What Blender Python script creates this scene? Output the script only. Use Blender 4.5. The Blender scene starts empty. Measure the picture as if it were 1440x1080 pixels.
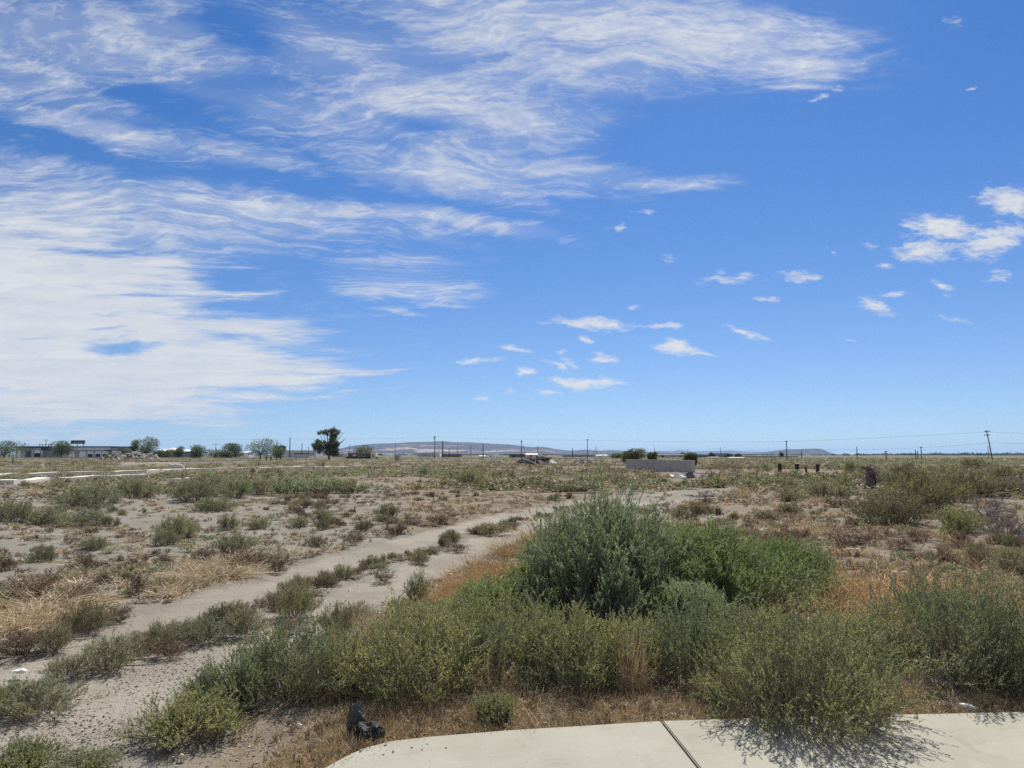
import bpy, math, random
import numpy as np
from mathutils import Vector, Matrix

# ------------------------------------------------------------------ camera geometry
FPX, CAMH, HORIZON = 1000.0, 1.6, 639.5          # focal length in px of a 1440 x 1080 frame
PITCH = math.atan((HORIZON - 540.0) / FPX)
CP, SP = math.cos(PITCH), math.sin(PITCH)
SUN_AZ, SUN_EL = math.radians(15.0), math.radians(54.0)   # azimuth from +Y towards +X
SC = bpy.context.scene
COL = SC.collection

def ray(px, py):
    xc, yc = (px - 720.0) / FPX, (540.0 - py) / FPX
    return np.array([xc, CP - SP * yc, SP + CP * yc])

def height(x, y):
    """gentle relief of the open lot; flat by the pavement"""
    x = np.asarray(x, float); y = np.asarray(y, float)
    d = np.sqrt(x * x + y * y)
    a = np.clip((d - 6.0) / 50.0, 0, 1) ** 1.2
    b = np.clip((d - 9.0) / 12.0, 0, 1) * np.clip((140 - d) / 80, 0, 1)
    near = 0.05 * np.sin(1.3 * x + 0.7 * y) * np.sin(0.9 * y - 0.5 * x + 1.0) + 0.03 * np.sin(2.9 * x - 1.1) * np.sin(2.3 * y + 0.4)
    far = 0.12 * np.sin(0.11 * x + 1.0) * np.sin(0.075 * y + 0.4) + 0.10 * np.sin(0.043 * x - 0.031 * y + 2.0)
    far = far * np.clip((700 - d) / 500, 0, 1)
    bank = 0.16 * np.exp(-(((x + 9.0) / 9.0) ** 2 + ((y - 20.0) / 7.0) ** 2))
    return near * b * np.clip((d - 7) / 5, 0, 1) + far * a + bank * np.clip((d - 8) / 5, 0, 1)

def gp(px, py):
    """ground point seen at a pixel"""
    r = ray(px, py)
    z = 0.0
    p = None
    for _ in range(12):
        t = (z - CAMH) / r[2] if r[2] < -1e-5 else 4000.0
        t = min(max(t, 0.5), 4000.0)
        p = r * t
        z = 0.5 * z + 0.5 * float(height(p[0], p[1]))
    return np.array([p[0], p[1], float(height(p[0], p[1]))])

def at(px, d):
    """ground point at forward distance d under pixel column px (near the horizon)"""
    r = ray(px, HORIZON)
    x, y = r[0] / r[1] * d, d
    return np.array([x, y, float(height(x, y))])

def top_at(py, d):
    r = ray(720, py)
    return CAMH + r[2] / r[1] * d

def mpp(d):
    return d / (FPX * CP) * 1.0                     # metres per pixel at forward distance d

# ------------------------------------------------------------------ mesh and object helpers
class MB:
    """collects verts and faces of ONE mesh object"""
    def __init__(s):
        s.v, s.f, s.m, s.n = [], [], [], 0
    def add(s, v, f, mi=0):
        v = np.asarray(v, float).reshape(-1, 3)
        for q in f:
            s.f.append(tuple(int(i) + s.n for i in q)); s.m.append(mi)
        s.v.append(v); s.n += len(v)
    def quads(s, v, mi=0):
        """v: (k,4,3)"""
        k = len(v)
        if k: s.add(v.reshape(-1, 3), np.arange(k * 4).reshape(k, 4), mi)
    def box(s, c, size, rz=0.0, mi=0, tilt=None, jit=0.0, rng=None):
        x, y, z = [q / 2.0 for q in size]
        v = np.array([[-x,-y,-z],[x,-y,-z],[x,y,-z],[-x,y,-z],[-x,-y,z],[x,-y,z],[x,y,z],[-x,y,z]])
        if jit: v = v * (1 + rng.uniform(-jit, jit, v.shape))
        if tilt is not None: v = v @ np.array(tilt).T
        c_, s_ = math.cos(rz), math.sin(rz)
        v = v @ np.array([[c_, s_, 0], [-s_, c_, 0], [0, 0, 1]]) + np.asarray(c, float)
        s.add(v, [(0,3,2,1),(4,5,6,7),(0,1,5,4),(1,2,6,5),(2,3,7,6),(3,0,4,7)], mi)
    def tube(s, pts, radii, n=6, mi=0, cap=True):
        pts = np.asarray(pts, float); radii = np.broadcast_to(np.asarray(radii, float), (len(pts),))
        rings = []
        for i in range(len(pts)):
            t = pts[min(i + 1, len(pts) - 1)] - pts[max(i - 1, 0)]
            t = t / (np.linalg.norm(t) + 1e-9)
            a = np.array([0, 0, 1.0]) if abs(t[2]) < 0.9 else np.array([1.0, 0, 0])
            u = np.cross(t, a); u /= np.linalg.norm(u); w = np.cross(t, u)
            an = np.arange(n) * 2 * math.pi / n
            rings.append(pts[i] + radii[i] * (np.cos(an)[:, None] * u + np.sin(an)[:, None] * w))
        f = []
        for i in range(len(pts) - 1):
            for k in range(n):
                f.append((i*n+k, i*n+(k+1)%n, (i+1)*n+(k+1)%n, (i+1)*n+k))
        if cap:
            f.append(tuple(range(n))[::-1]); f.append(tuple((len(pts)-1)*n + k for k in range(n)))
        s.add(np.concatenate(rings), f, mi)
    def mesh(s, name, mats, smooth=False):
        me = bpy.data.meshes.new(name)
        if s.v:
            me.from_pydata(np.concatenate(s.v).tolist(), [], s.f)
            for m in mats: me.materials.append(m)
            if len(mats) > 1: me.polygons.foreach_set('material_index', np.array(s.m, np.int32))
            if smooth: me.polygons.foreach_set('use_smooth', np.ones(len(s.f), bool))
        me.update()
        return me
    def build(s, name, mats, parent=None, smooth=False):
        if not isinstance(mats, (list, tuple)): mats = [mats]
        return link(name, s.mesh(name, mats, smooth), parent)

def quad_mesh(name, groups):
    """groups: list of ((k,4,3) array, material): a fast all-quad mesh"""
    me = bpy.data.meshes.new(name)
    v = np.concatenate([g[0].reshape(-1, 3) for g in groups]).astype(np.float32)
    k = len(v) // 4
    me.vertices.add(len(v)); me.vertices.foreach_set('co', v.ravel())
    me.loops.add(len(v)); me.loops.foreach_set('vertex_index', np.arange(len(v), dtype=np.int32))
    me.polygons.add(k)
    me.polygons.foreach_set('loop_start', np.arange(k, dtype=np.int32) * 4)
    me.polygons.foreach_set('loop_total', np.full(k, 4, np.int32))
    mi = []
    for i, g in enumerate(groups):
        me.materials.append(g[1]); mi.append(np.full(len(g[0]), i, np.int32))
    me.polygons.foreach_set('material_index', np.concatenate(mi))
    me.update(calc_edges=True)
    return me

def link(name, me, parent=None):
    o = bpy.data.objects.new(name, me); COL.objects.link(o)
    if parent is not None: o.parent = parent
    return o

def tag(o, label, cat, group=None, kind=None):
    if label: o['label'] = label
    if cat: o['category'] = cat
    if group: o['group'] = group
    if kind: o['kind'] = kind
    return o

def thing(name, label, cat, loc=(0, 0, 0), rz=0.0, group=None):
    o = bpy.data.objects.new(name, None); COL.objects.link(o)
    o.empty_display_size = 0.2
    o.location = Vector([float(q) for q in loc]); o.rotation_euler = (0, 0, rz)
    return tag(o, label, cat, group)

def structure(o):
    o['kind'] = 'structure'; return o

# ------------------------------------------------------------------ node helpers
class NT:
    def __init__(s, tree):
        s.t = tree; s.n = tree.nodes; s.l = tree.links
    def put(s, sock, v):
        if hasattr(v, 'links') or isinstance(v, bpy.types.NodeSocket): s.l.new(v, sock)
        else: sock.default_value = v
    def math(s, op, a, b=0.0, c=None, clamp=False):
        n = s.n.new('ShaderNodeMath'); n.operation = op; n.use_clamp = clamp
        s.put(n.inputs[0], a)
        if len(n.inputs) > 1: s.put(n.inputs[1], b)
        if c is not None: s.put(n.inputs[2], c)
        return n.outputs[0]
    def vm(s, op, a, b=None, scale=None):
        n = s.n.new('ShaderNodeVectorMath'); n.operation = op
        s.put(n.inputs[0], a)
        if b is not None: s.put(n.inputs[1], b)
        if scale is not None: s.put(n.inputs[3], scale)
        return n.outputs['Value'] if op in ('LENGTH', 'DOT_PRODUCT') else n.outputs[0]
    def xyz(s, v):
        n = s.n.new('ShaderNodeSeparateXYZ'); s.put(n.inputs[0], v); return n.outputs
    def comb(s, x, y, z):
        n = s.n.new('ShaderNodeCombineXYZ'); s.put(n.inputs[0], x); s.put(n.inputs[1], y); s.put(n.inputs[2], z); return n.outputs[0]
    def noise(s, vec, scale, detail=4, rough=0.55, lac=2.0, dist=0.0, color=False):
        n = s.n.new('ShaderNodeTexNoise'); n.noise_dimensions = '3D'
        s.put(n.inputs['Vector'], vec); s.put(n.inputs['Scale'], scale); s.put(n.inputs['Detail'], detail)
        s.put(n.inputs['Roughness'], rough); s.put(n.inputs['Lacunarity'], lac); s.put(n.inputs['Distortion'], dist)
        return n.outputs['Color' if color else 'Fac']
    def mapping(s, vec, loc=(0,0,0), rot=(0,0,0), scale=(1,1,1), kind='POINT'):
        n = s.n.new('ShaderNodeMapping'); n.vector_type = kind
        s.put(n.inputs['Vector'], vec)
        n.inputs['Location'].default_value = loc if kind != 'NORMAL' else (0,0,0)
        n.inputs['Rotation'].default_value = rot; n.inputs['Scale'].default_value = scale
        return n.outputs[0]
    def smooth(s, v, lo, hi, to0=0.0, to1=1.0):
        n = s.n.new('ShaderNodeMapRange'); n.interpolation_type = 'SMOOTHSTEP'
        s.put(n.inputs[0], v); s.put(n.inputs[1], lo); s.put(n.inputs[2], hi); s.put(n.inputs[3], to0); s.put(n.inputs[4], to1)
        return n.outputs[0]
    def mix(s, f, a, b, mode='MIX'):
        n = s.n.new('ShaderNodeMix'); n.data_type = 'RGBA'; n.blend_type = mode
        s.put(n.inputs[0], f)
        s.put(n.inputs[6], a if not isinstance(a, tuple) else (*a[:3], 1.0)); s.put(n.inputs[7], b if not isinstance(b, tuple) else (*b[:3], 1.0))
        return n.outputs[2]
    def ramp(s, f, stops):
        n = s.n.new('ShaderNodeValToRGB'); s.put(n.inputs[0], f)
        e = n.color_ramp.elements
        while len(e) < len(stops): e.new(0.5)
        for i, (p, c) in enumerate(stops):
            e[i].position = p; e[i].color = (*c, 1.0)
        return n.outputs[0]

# ------------------------------------------------------------------ render, camera, sun
SC.render.engine = 'CYCLES'
SC.view_settings.view_transform = 'Standard'
SC.view_settings.look = 'None'
SC.view_settings.exposure = 0.55
SC.view_settings.gamma = 1.0
SC.cycles.max_bounces = 6
SC.cycles.diffuse_bounces = 4
SC.cycles.glossy_bounces = 2
SC.cycles.transmission_bounces = 4
SC.cycles.transparent_max_bounces = 6
SC.cycles.volume_bounces = 0
SC.cycles.caustics_reflective = False
SC.cycles.caustics_refractive = False
SC.cycles.use_denoising = False

cd = bpy.data.cameras.new('camera')
cam = bpy.data.objects.new('camera', cd); COL.objects.link(cam)
cd.sensor_fit = 'HORIZONTAL'; cd.sensor_width = 36.0; cd.lens = 36.0 * FPX / 1440.0
cd.clip_start = 0.05; cd.clip_end = 60000.0
cam.location = (0, 0, CAMH); cam.rotation_euler = (math.pi / 2 + PITCH, 0, 0)
SC.camera = cam

sd = bpy.data.lights.new('sun', 'SUN'); sd.energy = 4.8; sd.angle = math.radians(0.53); sd.color = (1.0, 0.955, 0.885)
sun = bpy.data.objects.new('sun', sd); COL.objects.link(sun)
S = Vector((math.sin(SUN_AZ) * math.cos(SUN_EL), math.cos(SUN_AZ) * math.cos(SUN_EL), math.sin(SUN_EL)))
sun.rotation_euler = S.to_track_quat('Z', 'Y').to_euler()
sun.location = (0, 0, 60)
# ------------------------------------------------------------------ sky with cirrus, as functions of world direction
def build_sky():
    w = bpy.data.worlds.new('World'); SC.world = w; w.use_nodes = True
    w.node_tree.nodes.clear(); T = NT(w.node_tree)
    w.cycles.sampling_method = 'MANUAL'; w.cycles.sample_map_resolution = 512
    out = T.n.new('ShaderNodeOutputWorld')
    sky = T.n.new('ShaderNodeTexSky'); sky.sky_type = 'NISHITA'; sky.sun_disc = False
    sky.sun_elevation = SUN_EL; sky.sun_rotation = SUN_AZ
    sky.altitude = 300; sky.air_density = 1.0; sky.dust_density = 0.35; sky.ozone_density = 2.2
    hs = T.n.new('ShaderNodeHueSaturation'); hs.inputs['Hue'].default_value = 0.503; hs.inputs['Saturation'].default_value = 1.16; hs.inputs['Value'].default_value = SKY_GAIN
    tc = T.n.new('ShaderNodeTexCoord'); D = tc.outputs['Generated']
    x, y, z = T.xyz(D)
    # clear dry air: no brown band at the horizon
    T.l.new(T.comb(x, y, T.math('ADD', T.math('MULTIPLY', T.math('MAXIMUM', z, 0.0), 0.95), 0.05)), sky.inputs[0])
    deep = T.mix(T.smooth(z, 0.0, 0.55), SKY_LOW, SKY_HIGH)
    T.l.new(T.mix(1.0, sky.outputs[0], deep, 'MULTIPLY'), hs.inputs['Color'])
    ys = T.math('MAXIMUM', y, 0.05)
    u = T.math('DIVIDE', x, ys); v = T.math('DIVIDE', z, ys)
    front = T.smooth(y, 0.05, 0.25)
    # cloud-deck plane coordinates, for perspective-correct streaks
    zz = T.math('ADD', T.math('MAXIMUM', z, 0.0), 0.07)
    P = T.comb(T.math('DIVIDE', x, zz), T.math('DIVIDE', y, zz), 0.0)
    def uv(px, py):
        r = ray(px, py); return r[0] / r[1], r[2] / r[1]
    # warped direction coordinates
    UV = T.comb(u, v, 0.0)
    n1 = T.noise(P, 0.9, 3, 0.55, color=True)
    n2 = T.noise(T.mapping(UV, scale=(1, 2.2, 1)), 14.0, 6, 0.62, color=True)
    wv = T.vm('SUBTRACT', n1, (0.5, 0.5, 0.5)); wv2 = T.vm('SUBTRACT', n2, (0.5, 0.5, 0.5))
    UVb = T.vm('ADD', UV, T.vm('MULTIPLY', wv, (0.22, 0.10, 0.0)))              # big soft shapes
    UVb = T.vm('ADD', UVb, T.vm('MULTIPLY', wv2, (0.07, 0.028, 0.0)))
    UVs = T.vm('ADD', UV, T.vm('MULTIPLY', wv2, (0.070, 0.030, 0.0)))           # small puffs
    def ell(vec, px, py, rx, ry, rot, wgt, lo=0.0, hi=1.0):
        cu, cv = uv(px, py)
        c_, s_ = math.cos(math.radians(rot)), -math.sin(math.radians(rot))
        o = T.vm('SUBTRACT', vec, (cu, cv, 0.0))
        p1 = T.vm('DOT_PRODUCT', o, (c_ / rx * 1000, s_ / rx * 1000, 0.0))
        p2 = T.vm('DOT_PRODUCT', o, (-s_ / ry * 1000, c_ / ry * 1000, 0.0))
        d = T.math('SQRT', T.math('MULTIPLY_ADD', p1, p1, T.math('MULTIPLY', p2, p2)))
        return T.smooth(d, 1.0, lo, 0.0, wgt)
    def union(vec, items):
        acc = None
        for e in items:                       # made one after the other, so the shader compiler can free each term
            it = ell(vec, *e)
            acc = it if acc is None else T.math('MAXIMUM', acc, it)
        return acc
    # streaks: fine along-wind fibres in the cloud plane
    def ridge(vec, scale, detail, rough, dist=0.0):
        n = T.n.new('ShaderNodeTexNoise'); n.noise_dimensions = '3D'; n.noise_type = 'RIDGED_MULTIFRACTAL'; n.normalize = True
        T.put(n.inputs['Vector'], vec)
        for k_, v_ in (('Scale', scale), ('Detail', detail), ('Roughness', rough), ('Offset', 0.9), ('Gain', 1.6), ('Distortion', dist)): n.inputs[k_].default_value = v_
        return n.outputs['Fac']
    A = -math.radians(14)
    wP = T.vm('ADD', P, T.vm('MULTIPLY', wv, (1.1, 1.1, 0)))
    wPf = T.vm('ADD', wP, T.vm('MULTIPLY', wv2, (0.13, 0.13, 0)))
    st1 = T.noise(T.mapping(wP, rot=(0, 0, A), scale=(0.50, 1.9, 1)), 1.35, 8, 0.60, dist=0.5)
    st2 = ridge(T.mapping(wPf, loc=(3.1, 7.7, 0), rot=(0, 0, -math.radians(30)), scale=(0.8, 2.9, 1)), 2.6, 7, 0.62, 0.3)
    fib = ridge(T.mapping(wPf, rot=(0, 0, math.radians(34)), scale=(0.9, 3.4, 1)), 5.5, 6, 0.66, 0.2)
    ero = T.noise(T.mapping(T.vm('ADD', UV, T.vm('MULTIPLY', wv2, (0.05, 0.03, 0))), rot=(0, 0, math.radians(24)), scale=(1, 3.2, 1)), 26.0, 8, 0.68)
    tex = T.math('ADD', T.math('ADD', T.math('MULTIPLY', st1, 0.64), T.math('MULTIPLY', st2, 0.11)), T.math('ADD', T.math('MULTIPLY', fib, 0.09), T.math('MULTIPLY', ero, 0.16)))
    # --- large cirrus cover
    big = union(UVb, BIG_CLOUDS)
    holes = union(UVb, BIG_HOLES)
    cov = T.math('SUBTRACT', big, holes)
    dens = T.smooth(T.math('ADD', T.math('ADD', cov, T.math('MULTIPLY', T.math('SUBTRACT', ero, 0.5), 0.75)), T.math('MULTIPLY', T.math('SUBTRACT', tex, TEXMID), 2.4)), 0.0, 1.60)
    veil = T.math('MULTIPLY', T.smooth(cov, 0.1, 1.0), T.smooth(st1, 0.25, 0.75, 0.12, 0.66))
    dens = T.math('MAXIMUM', dens, veil)
    dens = T.math('MULTIPLY', T.math('MULTIPLY', dens, T.smooth(cov, 0.0, 0.35)), 0.92)
    # --- the solid bank low in the left, with pointed ends
    stv = T.noise(T.mapping(UV, scale=(1.6, 15.0, 1)), 2.6, 6, 0.60, dist=0.35)
    stf = T.noise(T.mapping(T.vm('ADD', UV, T.vm('MULTIPLY', wv2, (0.05, 0.02, 0))), scale=(3.5, 26.0, 1)), 3.0, 7, 0.66, dist=0.2)
    UVk = T.vm('ADD', UV, T.comb(T.math('MULTIPLY', T.math('SUBTRACT', stv, 0.5), 0.75), T.math('MULTIPLY', T.math('SUBTRACT', stf, 0.5), 0.05), 0.0))
    UVk = T.vm('ADD', UVk, T.vm('MULTIPLY', wv2, (0.05, 0.03, 0)))
    bank = union(UVk, BANK)
    bholes = union(UVs, BANK_HOLES)
    bank = T.math('ADD', bank, T.math('MULTIPLY', T.math('SUBTRACT', stf, 0.5), 1.5))
    bank = T.math('SUBTRACT', bank, bholes)
    bank = T.math('MULTIPLY', T.smooth(bank, 0.05, 1.05), 0.93)
    # --- small scattered puffs and wisps
    puf = union(UVs, PUFFS)
    ptx = T.noise(T.mapping(T.vm('ADD', UV, T.vm('MULTIPLY', wv2, (0.03, 0.02, 0))), rot=(0, 0, math.radians(28)), scale=(1, 2.6, 1)), 42.0, 6, 0.66)
    gate = T.smooth(puf, 0.0, 0.22)
    puf = T.smooth(T.math('ADD', puf, T.math('MULTIPLY', T.math('SUBTRACT', ptx, 0.5), 2.3)), 0.20, 1.30)
    puf = T.math('MULTIPLY', T.math('MULTIPLY', puf, T.math('MULTIPLY', gate, T.smooth(v, 0.0, 0.03))), 0.96)
    # behind the camera: a thin cover of the same cirrus
    back = T.math('MULTIPLY', T.smooth(tex, 0.40, 0.75), T.math('SUBTRACT', 1.0, front))
    shade = T.smooth(T.math('ADD', T.math('MULTIPLY', st1, 0.6), T.math('MULTIPLY', stf, 0.4)), 0.3, 0.68)
    lowcol = T.mix(T.smooth(v, 0.0, 0.25), CLOUD_LOW, CLOUD_LIGHT)
    def bgd(fac, col):
        n = T.n.new('ShaderNodeBackground'); T.l.new(T.mix(fac, hs.outputs[0], col), n.inputs[0]); n.inputs[1].default_value = 0.1
        return n.outputs[0]
    def mixs(f, a, b):
        n = T.n.new('ShaderNodeMixShader'); T.l.new(f, n.inputs[0]); T.l.new(a, n.inputs[1]); T.l.new(b, n.inputs[2]); return n.outputs[0]
    ccol = T.mix(shade, CLOUD_DARK, CLOUD_LIGHT)
    left = bgd(T.math('ADD', T.math('MULTIPLY', T.math('MAXIMUM', dens, bank), front), back, clamp=True), ccol)
    high = bgd(T.math('ADD', T.math('MULTIPLY', T.math('MAXIMUM', dens, puf), front), back, clamp=True), ccol)
    low = bgd(T.math('MULTIPLY', puf, front), lowcol)
    # the bank of cloud stands only left of this azimuth and the cirrus only above this elevation
    right_of = T.math('GREATER_THAN', u, -0.12)
    under = T.math('MULTIPLY', right_of, T.math('LESS_THAN', v, uv(720, 455)[1]))
    under = T.math('MULTIPLY', under, T.math('GREATER_THAN', y, 0.25))
    T.l.new(mixs(under, mixs(right_of, left, high), low), out.inputs[0])
    return w

TEXMID = 0.585
SKY_GAIN = 0.69
SKY_LOW, SKY_HIGH = (0.88, 0.935, 1.06), (0.66, 0.84, 1.06)
CLOUD_LIGHT, CLOUD_DARK, CLOUD_LOW = (5.3, 5.4, 5.5), (4.3, 4.55, 5.0), (5.3, 5.35, 5.4)
# px, py, rx, ry, rotation (deg, clockwise in the picture), weight, inner edge
BIG_CLOUDS = [
    (140, 60, 460, 130, 5, 0.80, 0.1), (250, 130, 330, 60, 10, 0.62, 0.0),
    (60, 120, 460, 110, 6, 0.66, 0.0), (110, 182, 380, 40, 11, 0.86, 0.0), (330, 215, 240, 40, 14, 0.76, 0.0),
    (160, 50, 420, 100, 5, 0.60, 0.0), (120, 290, 560, 90, 6, 0.86, 0.1), (420, 310, 430, 70, 9, 0.72, 0.0),
    (470, 80, 400, 110, 14, 0.76, 0.0), (640, 150, 420, 150, 10, 0.82, 0.1), (760, 50, 500, 140, 4, 0.90, 0.1),
    (930, 50, 440, 100, 6, 0.90, 0.1), (1090, 92, 200, 50, 0, 0.84, 0.0), (720, 15, 130, 50, -35, 1.1, 0.0),
    (620, 235, 420, 80, 12, 0.80, 0.0), (770, 240, 260, 60, 4, 0.76, 0.0), (915, 258, 170, 26, -4, 0.84, 0.0),
    (640, 318, 250, 30, 8, 0.90, 0.0), (560, 388, 190, 40, 6, 0.66, 0.0), (610, 352, 150, 24, 6, 0.55, 0.0), (400, 160, 340, 90, 12, 0.66, 0.0),
    (538, 425, 80, 12, 8, 0.7, 0.0), (610, 415, 110, 10, 2, 0.6, 0.0),
]
BIG_HOLES = [
    (345, 45, 110, 46, 20, 0.5, 0.0), (200, 140, 190, 34, 10, 0.5, 0.0), (50, 200, 150, 20, 10, 0.4, 0.0), (590, 168, 110, 24, 8, 0.5, 0.0),
    (430, 262, 150, 34, 14, 0.5, 0.0), (1040, 190, 280, 60, -6, 0.8, 0.0), (830, 292, 120, 20, 10, 0.5, 0.0), (500, 330, 80, 24, 10, 0.35, 0.0),
]
BANK = [
    (0, 470, 560, 150, 4, 1.15, 0.30), (60, 380, 400, 95, 8, 1.0, 0.2), (180, 520, 420, 90, 0, 1.1, 0.3), (20, 570, 500, 50, 0, 1.0, 0.2),
    (0, 320, 300, 80, 10, 0.8, 0.1), (40, 612, 300, 14, 0, 0.6, 0.0),
]
BANK_HOLES = [(172, 487, 80, 24, 4, 1.0, 0.0), (150, 462, 60, 8, 0, 0.55, 0.0), (50, 475, 60, 6, 0, 0.5, 0.0), (150, 440, 40, 6, 0, 0.45, 0.0), (130, 545, 70, 5, 0, 0.5, 0.0)]
PUFFS = [
    (955, 488, 52, 20, 6, 1.2, 0.0), (985, 497, 40, 9, 8, 0.8, 0.0), (1050, 468, 40, 15, 18, 1.0, 0.0), (1075, 478, 32, 9, 12, 0.7, 0.0),
    (835, 455, 105, 16, 1, 1.1, 0.0), (930, 457, 60, 9, 0, 0.8, 0.0), (672, 507, 58, 9, 0, 0.9, 0.0), (722, 491, 40, 9, 4, 0.8, 0.0),
    (850, 504, 38, 14, 2, 0.8, 0.0), (803, 509, 26, 11, 25, 0.8, 0.0), (780, 514, 32, 11, 18, 0.8, 0.0), (740, 525, 26, 11, 5, 1.0, 0.0),
    (825, 538, 92, 15, 3, 1.1, 0.0), (768, 550, 36, 9, 5, 0.9, 0.0), (713, 548, 20, 13, -20, 0.7, 0.0), (678, 561, 22, 8, 5, 0.8, 0.0),
    (820, 478, 16, 9, 0, 0.7, 0.0), (791, 492, 13, 12, -30, 0.6, 0.0), (895, 430, 22, 9, 5, 0.7, 0.0), (1030, 393, 70, 14, 0, 0.85, 0.0),
    (1014, 379, 14, 8, 0, 0.7, 0.0), (1125, 390, 54, 14, 2, 0.95, 0.0), (1080, 421, 40, 8, 0, 0.8, 0.0), (1237, 432, 46, 20, 18, 1.1, 0.0),
    (1258, 414, 42, 10, -4, 0.7, 0.0), (1325, 402, 32, 15, 22, 0.85, 0.0), (1345, 450, 64, 9, 6, 0.65, 0.0), (1405, 387, 32, 20, -10, 0.8, 0.0),
    (1420, 283, 72, 34, 10, 1.25, 0.0), (1325, 320, 96, 30, 5, 1.2, 0.0), (1300, 352, 80, 28, -6, 1.2, 0.0), (1395, 338, 92, 38, -18, 1.25, 0.0), (1350, 345, 80, 16, -10, 0.8, 0.0),
    (1245, 374, 30, 9, -5, 0.7, 0.0), (875, 321, 20, 11, -18, 0.75, 0.0), (905, 298, 28, 9, 2, 0.8, 0.0), (937, 365, 18, 12, 10, 0.65, 0.0),
    (1152, 137, 26, 11, -8, 0.8, 0.0), (1180, 126, 24, 11, -16, 0.75, 0.0), (1340, 32, 30, 20, 20, 0.55, 0.0), (1370, 127, 18, 7, -20, 0.6, 0.0),
    (1195, 477, 24, 8, 15, 0.5, 0.0), (1172, 352, 26, 12, 45, 0.5, 0.0), (1228, 346, 18, 9, 5, 0.6, 0.0), 
     (920, 260, 110, 16, -6, 0.7, 0.0),
]
build_sky()
# ------------------------------------------------------------------ materials
def mat(name):
    m = bpy.data.materials.new(name); m.use_nodes = True
    T = NT(m.node_tree); b = m.node_tree.nodes['Principled BSDF']
    b.inputs['Roughness'].default_value = 0.9
    b.inputs['Specular IOR Level'].default_value = 0.2
    return m, T, b

def plain(name, col, rough=0.8, var=0.18, scale=3.0, metal=0.0, bump=0.0, spec=0.25):
    """a colour with soft blotches and a fine grain of its own"""
    m, T, b = mat(name)
    tc = T.n.new('ShaderNodeTexCoord').outputs['Object']
    n = T.noise(tc, scale, 5, 0.6); n2 = T.noise(tc, scale * 9, 3, 0.6)
    f = T.math('ADD', T.math('MULTIPLY', n, 0.65), T.math('MULTIPLY', n2, 0.35))
    lo = tuple(max(0, c * (1 - var)) for c in col); hi = tuple(min(1, c * (1 + var)) for c in col)
    T.l.new(T.mix(T.smooth(f, 0.3, 0.7), lo, hi), b.inputs['Base Color'])
    b.inputs['Roughness'].default_value = rough; b.inputs['Metallic'].default_value = metal
    b.inputs['Specular IOR Level'].default_value = spec
    if bump:
        bp = T.n.new('ShaderNodeBump'); bp.inputs['Strength'].default_value = 0.6; bp.inputs['Distance'].default_value = bump
        T.l.new(f, bp.inputs['Height']); T.l.new(bp.outputs[0], b.inputs['Normal'])
    return m

def leafy(name, stops, trans=0.35, rough=0.75, objvar=0.25, transtint=(1.25, 1.2, 0.6)):
    """each leaf its own shade from a ramp, every plant a little different, light passing through"""
    m = bpy.data.materials.new(name); m.use_nodes = True
    T = NT(m.node_tree); T.n.clear()
    out = T.n.new('ShaderNodeOutputMaterial')
    geo = T.n.new('ShaderNodeNewGeometry'); oi = T.n.new('ShaderNodeObjectInfo')
    col = T.ramp(geo.outputs['Random Per Island'], stops)
    tc = T.n.new('ShaderNodeTexCoord').outputs['Object']
    cl = T.noise(tc, 2.3, 3, 0.6)
    k = T.math('ADD', T.math('MULTIPLY', oi.outputs['Random'], objvar), 1.0 - objvar / 2)
    k = T.math('MULTIPLY', k, T.math('ADD', T.math('MULTIPLY', cl, 0.6), 0.7))
    kc = T.comb(T.math('POWER', k, 1.15), k, T.math('POWER', k, 0.9))
    col = T.mix(1.0, col, kc, 'MULTIPLY')
    d = T.n.new('ShaderNodeBsdfDiffuse'); T.l.new(col, d.inputs[0])
    tr = T.n.new('ShaderNodeBsdfTranslucent'); T.l.new(T.mix(1.0, col, transtint, 'MULTIPLY'), tr.inputs[0])
    gl = T.n.new('ShaderNodeBsdfGlossy'); gl.inputs['Roughness'].default_value = 0.55; gl.inputs[0].default_value = (0.9, 0.9, 0.9, 1)
    mx = T.n.new('ShaderNodeMixShader'); mx.inputs[0].default_value = trans
    T.l.new(d.outputs[0], mx.inputs[1]); T.l.new(tr.outputs[0], mx.inputs[2])
    m2 = T.n.new('ShaderNodeMixShader'); m2.inputs[0].default_value = 0.035
    T.l.new(mx.outputs[0], m2.inputs[1]); T.l.new(gl.outputs[0], m2.inputs[2])
    T.l.new(m2.outputs[0], out.inputs[0])
    return m

# ------------------------------------------------------------------ layout of the dirt tracks
def poly_world(pts):
    return np.array([gp(*p) for p in pts])
RUT_A = poly_world([(-260, 1075), (-60, 985), (40, 942), (150, 900), (250, 868), (330, 838), (430, 803), (560, 767), (670, 737), (760, 717), (800, 708), (850, 701), (900, 696.5), (960, 691), (1040, 685)])
RUT_B = poly_world([(-140, 1240), (-60, 1120), (80, 1030), (180, 968), (280, 923), (390, 884), (470, 852), (560, 815), (640, 783), (710, 752), (770, 732), (830, 718), (900, 706), (980, 699), (1080, 692)])
def dist_poly(x, y, P):
    best = np.full(np.shape(x), 1e9)
    for a, b in zip(P[:-1, :2], P[1:, :2]):
        d = b - a; L = d @ d
        t = np.clip(((x - a[0]) * d[0] + (y - a[1]) * d[1]) / L, 0, 1)
        best = np.minimum(best, np.hypot(x - a[0] - t * d[0], y - a[1] - t * d[1]))
    return best
def rut_amount(x, y):
    a = np.clip(1.5 - dist_poly(x, y, RUT_A) / 0.46, 0, 1); b = np.clip(1.5 - dist_poly(x, y, RUT_B) / 0.40, 0, 1)
    return np.maximum(a, b)

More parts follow.
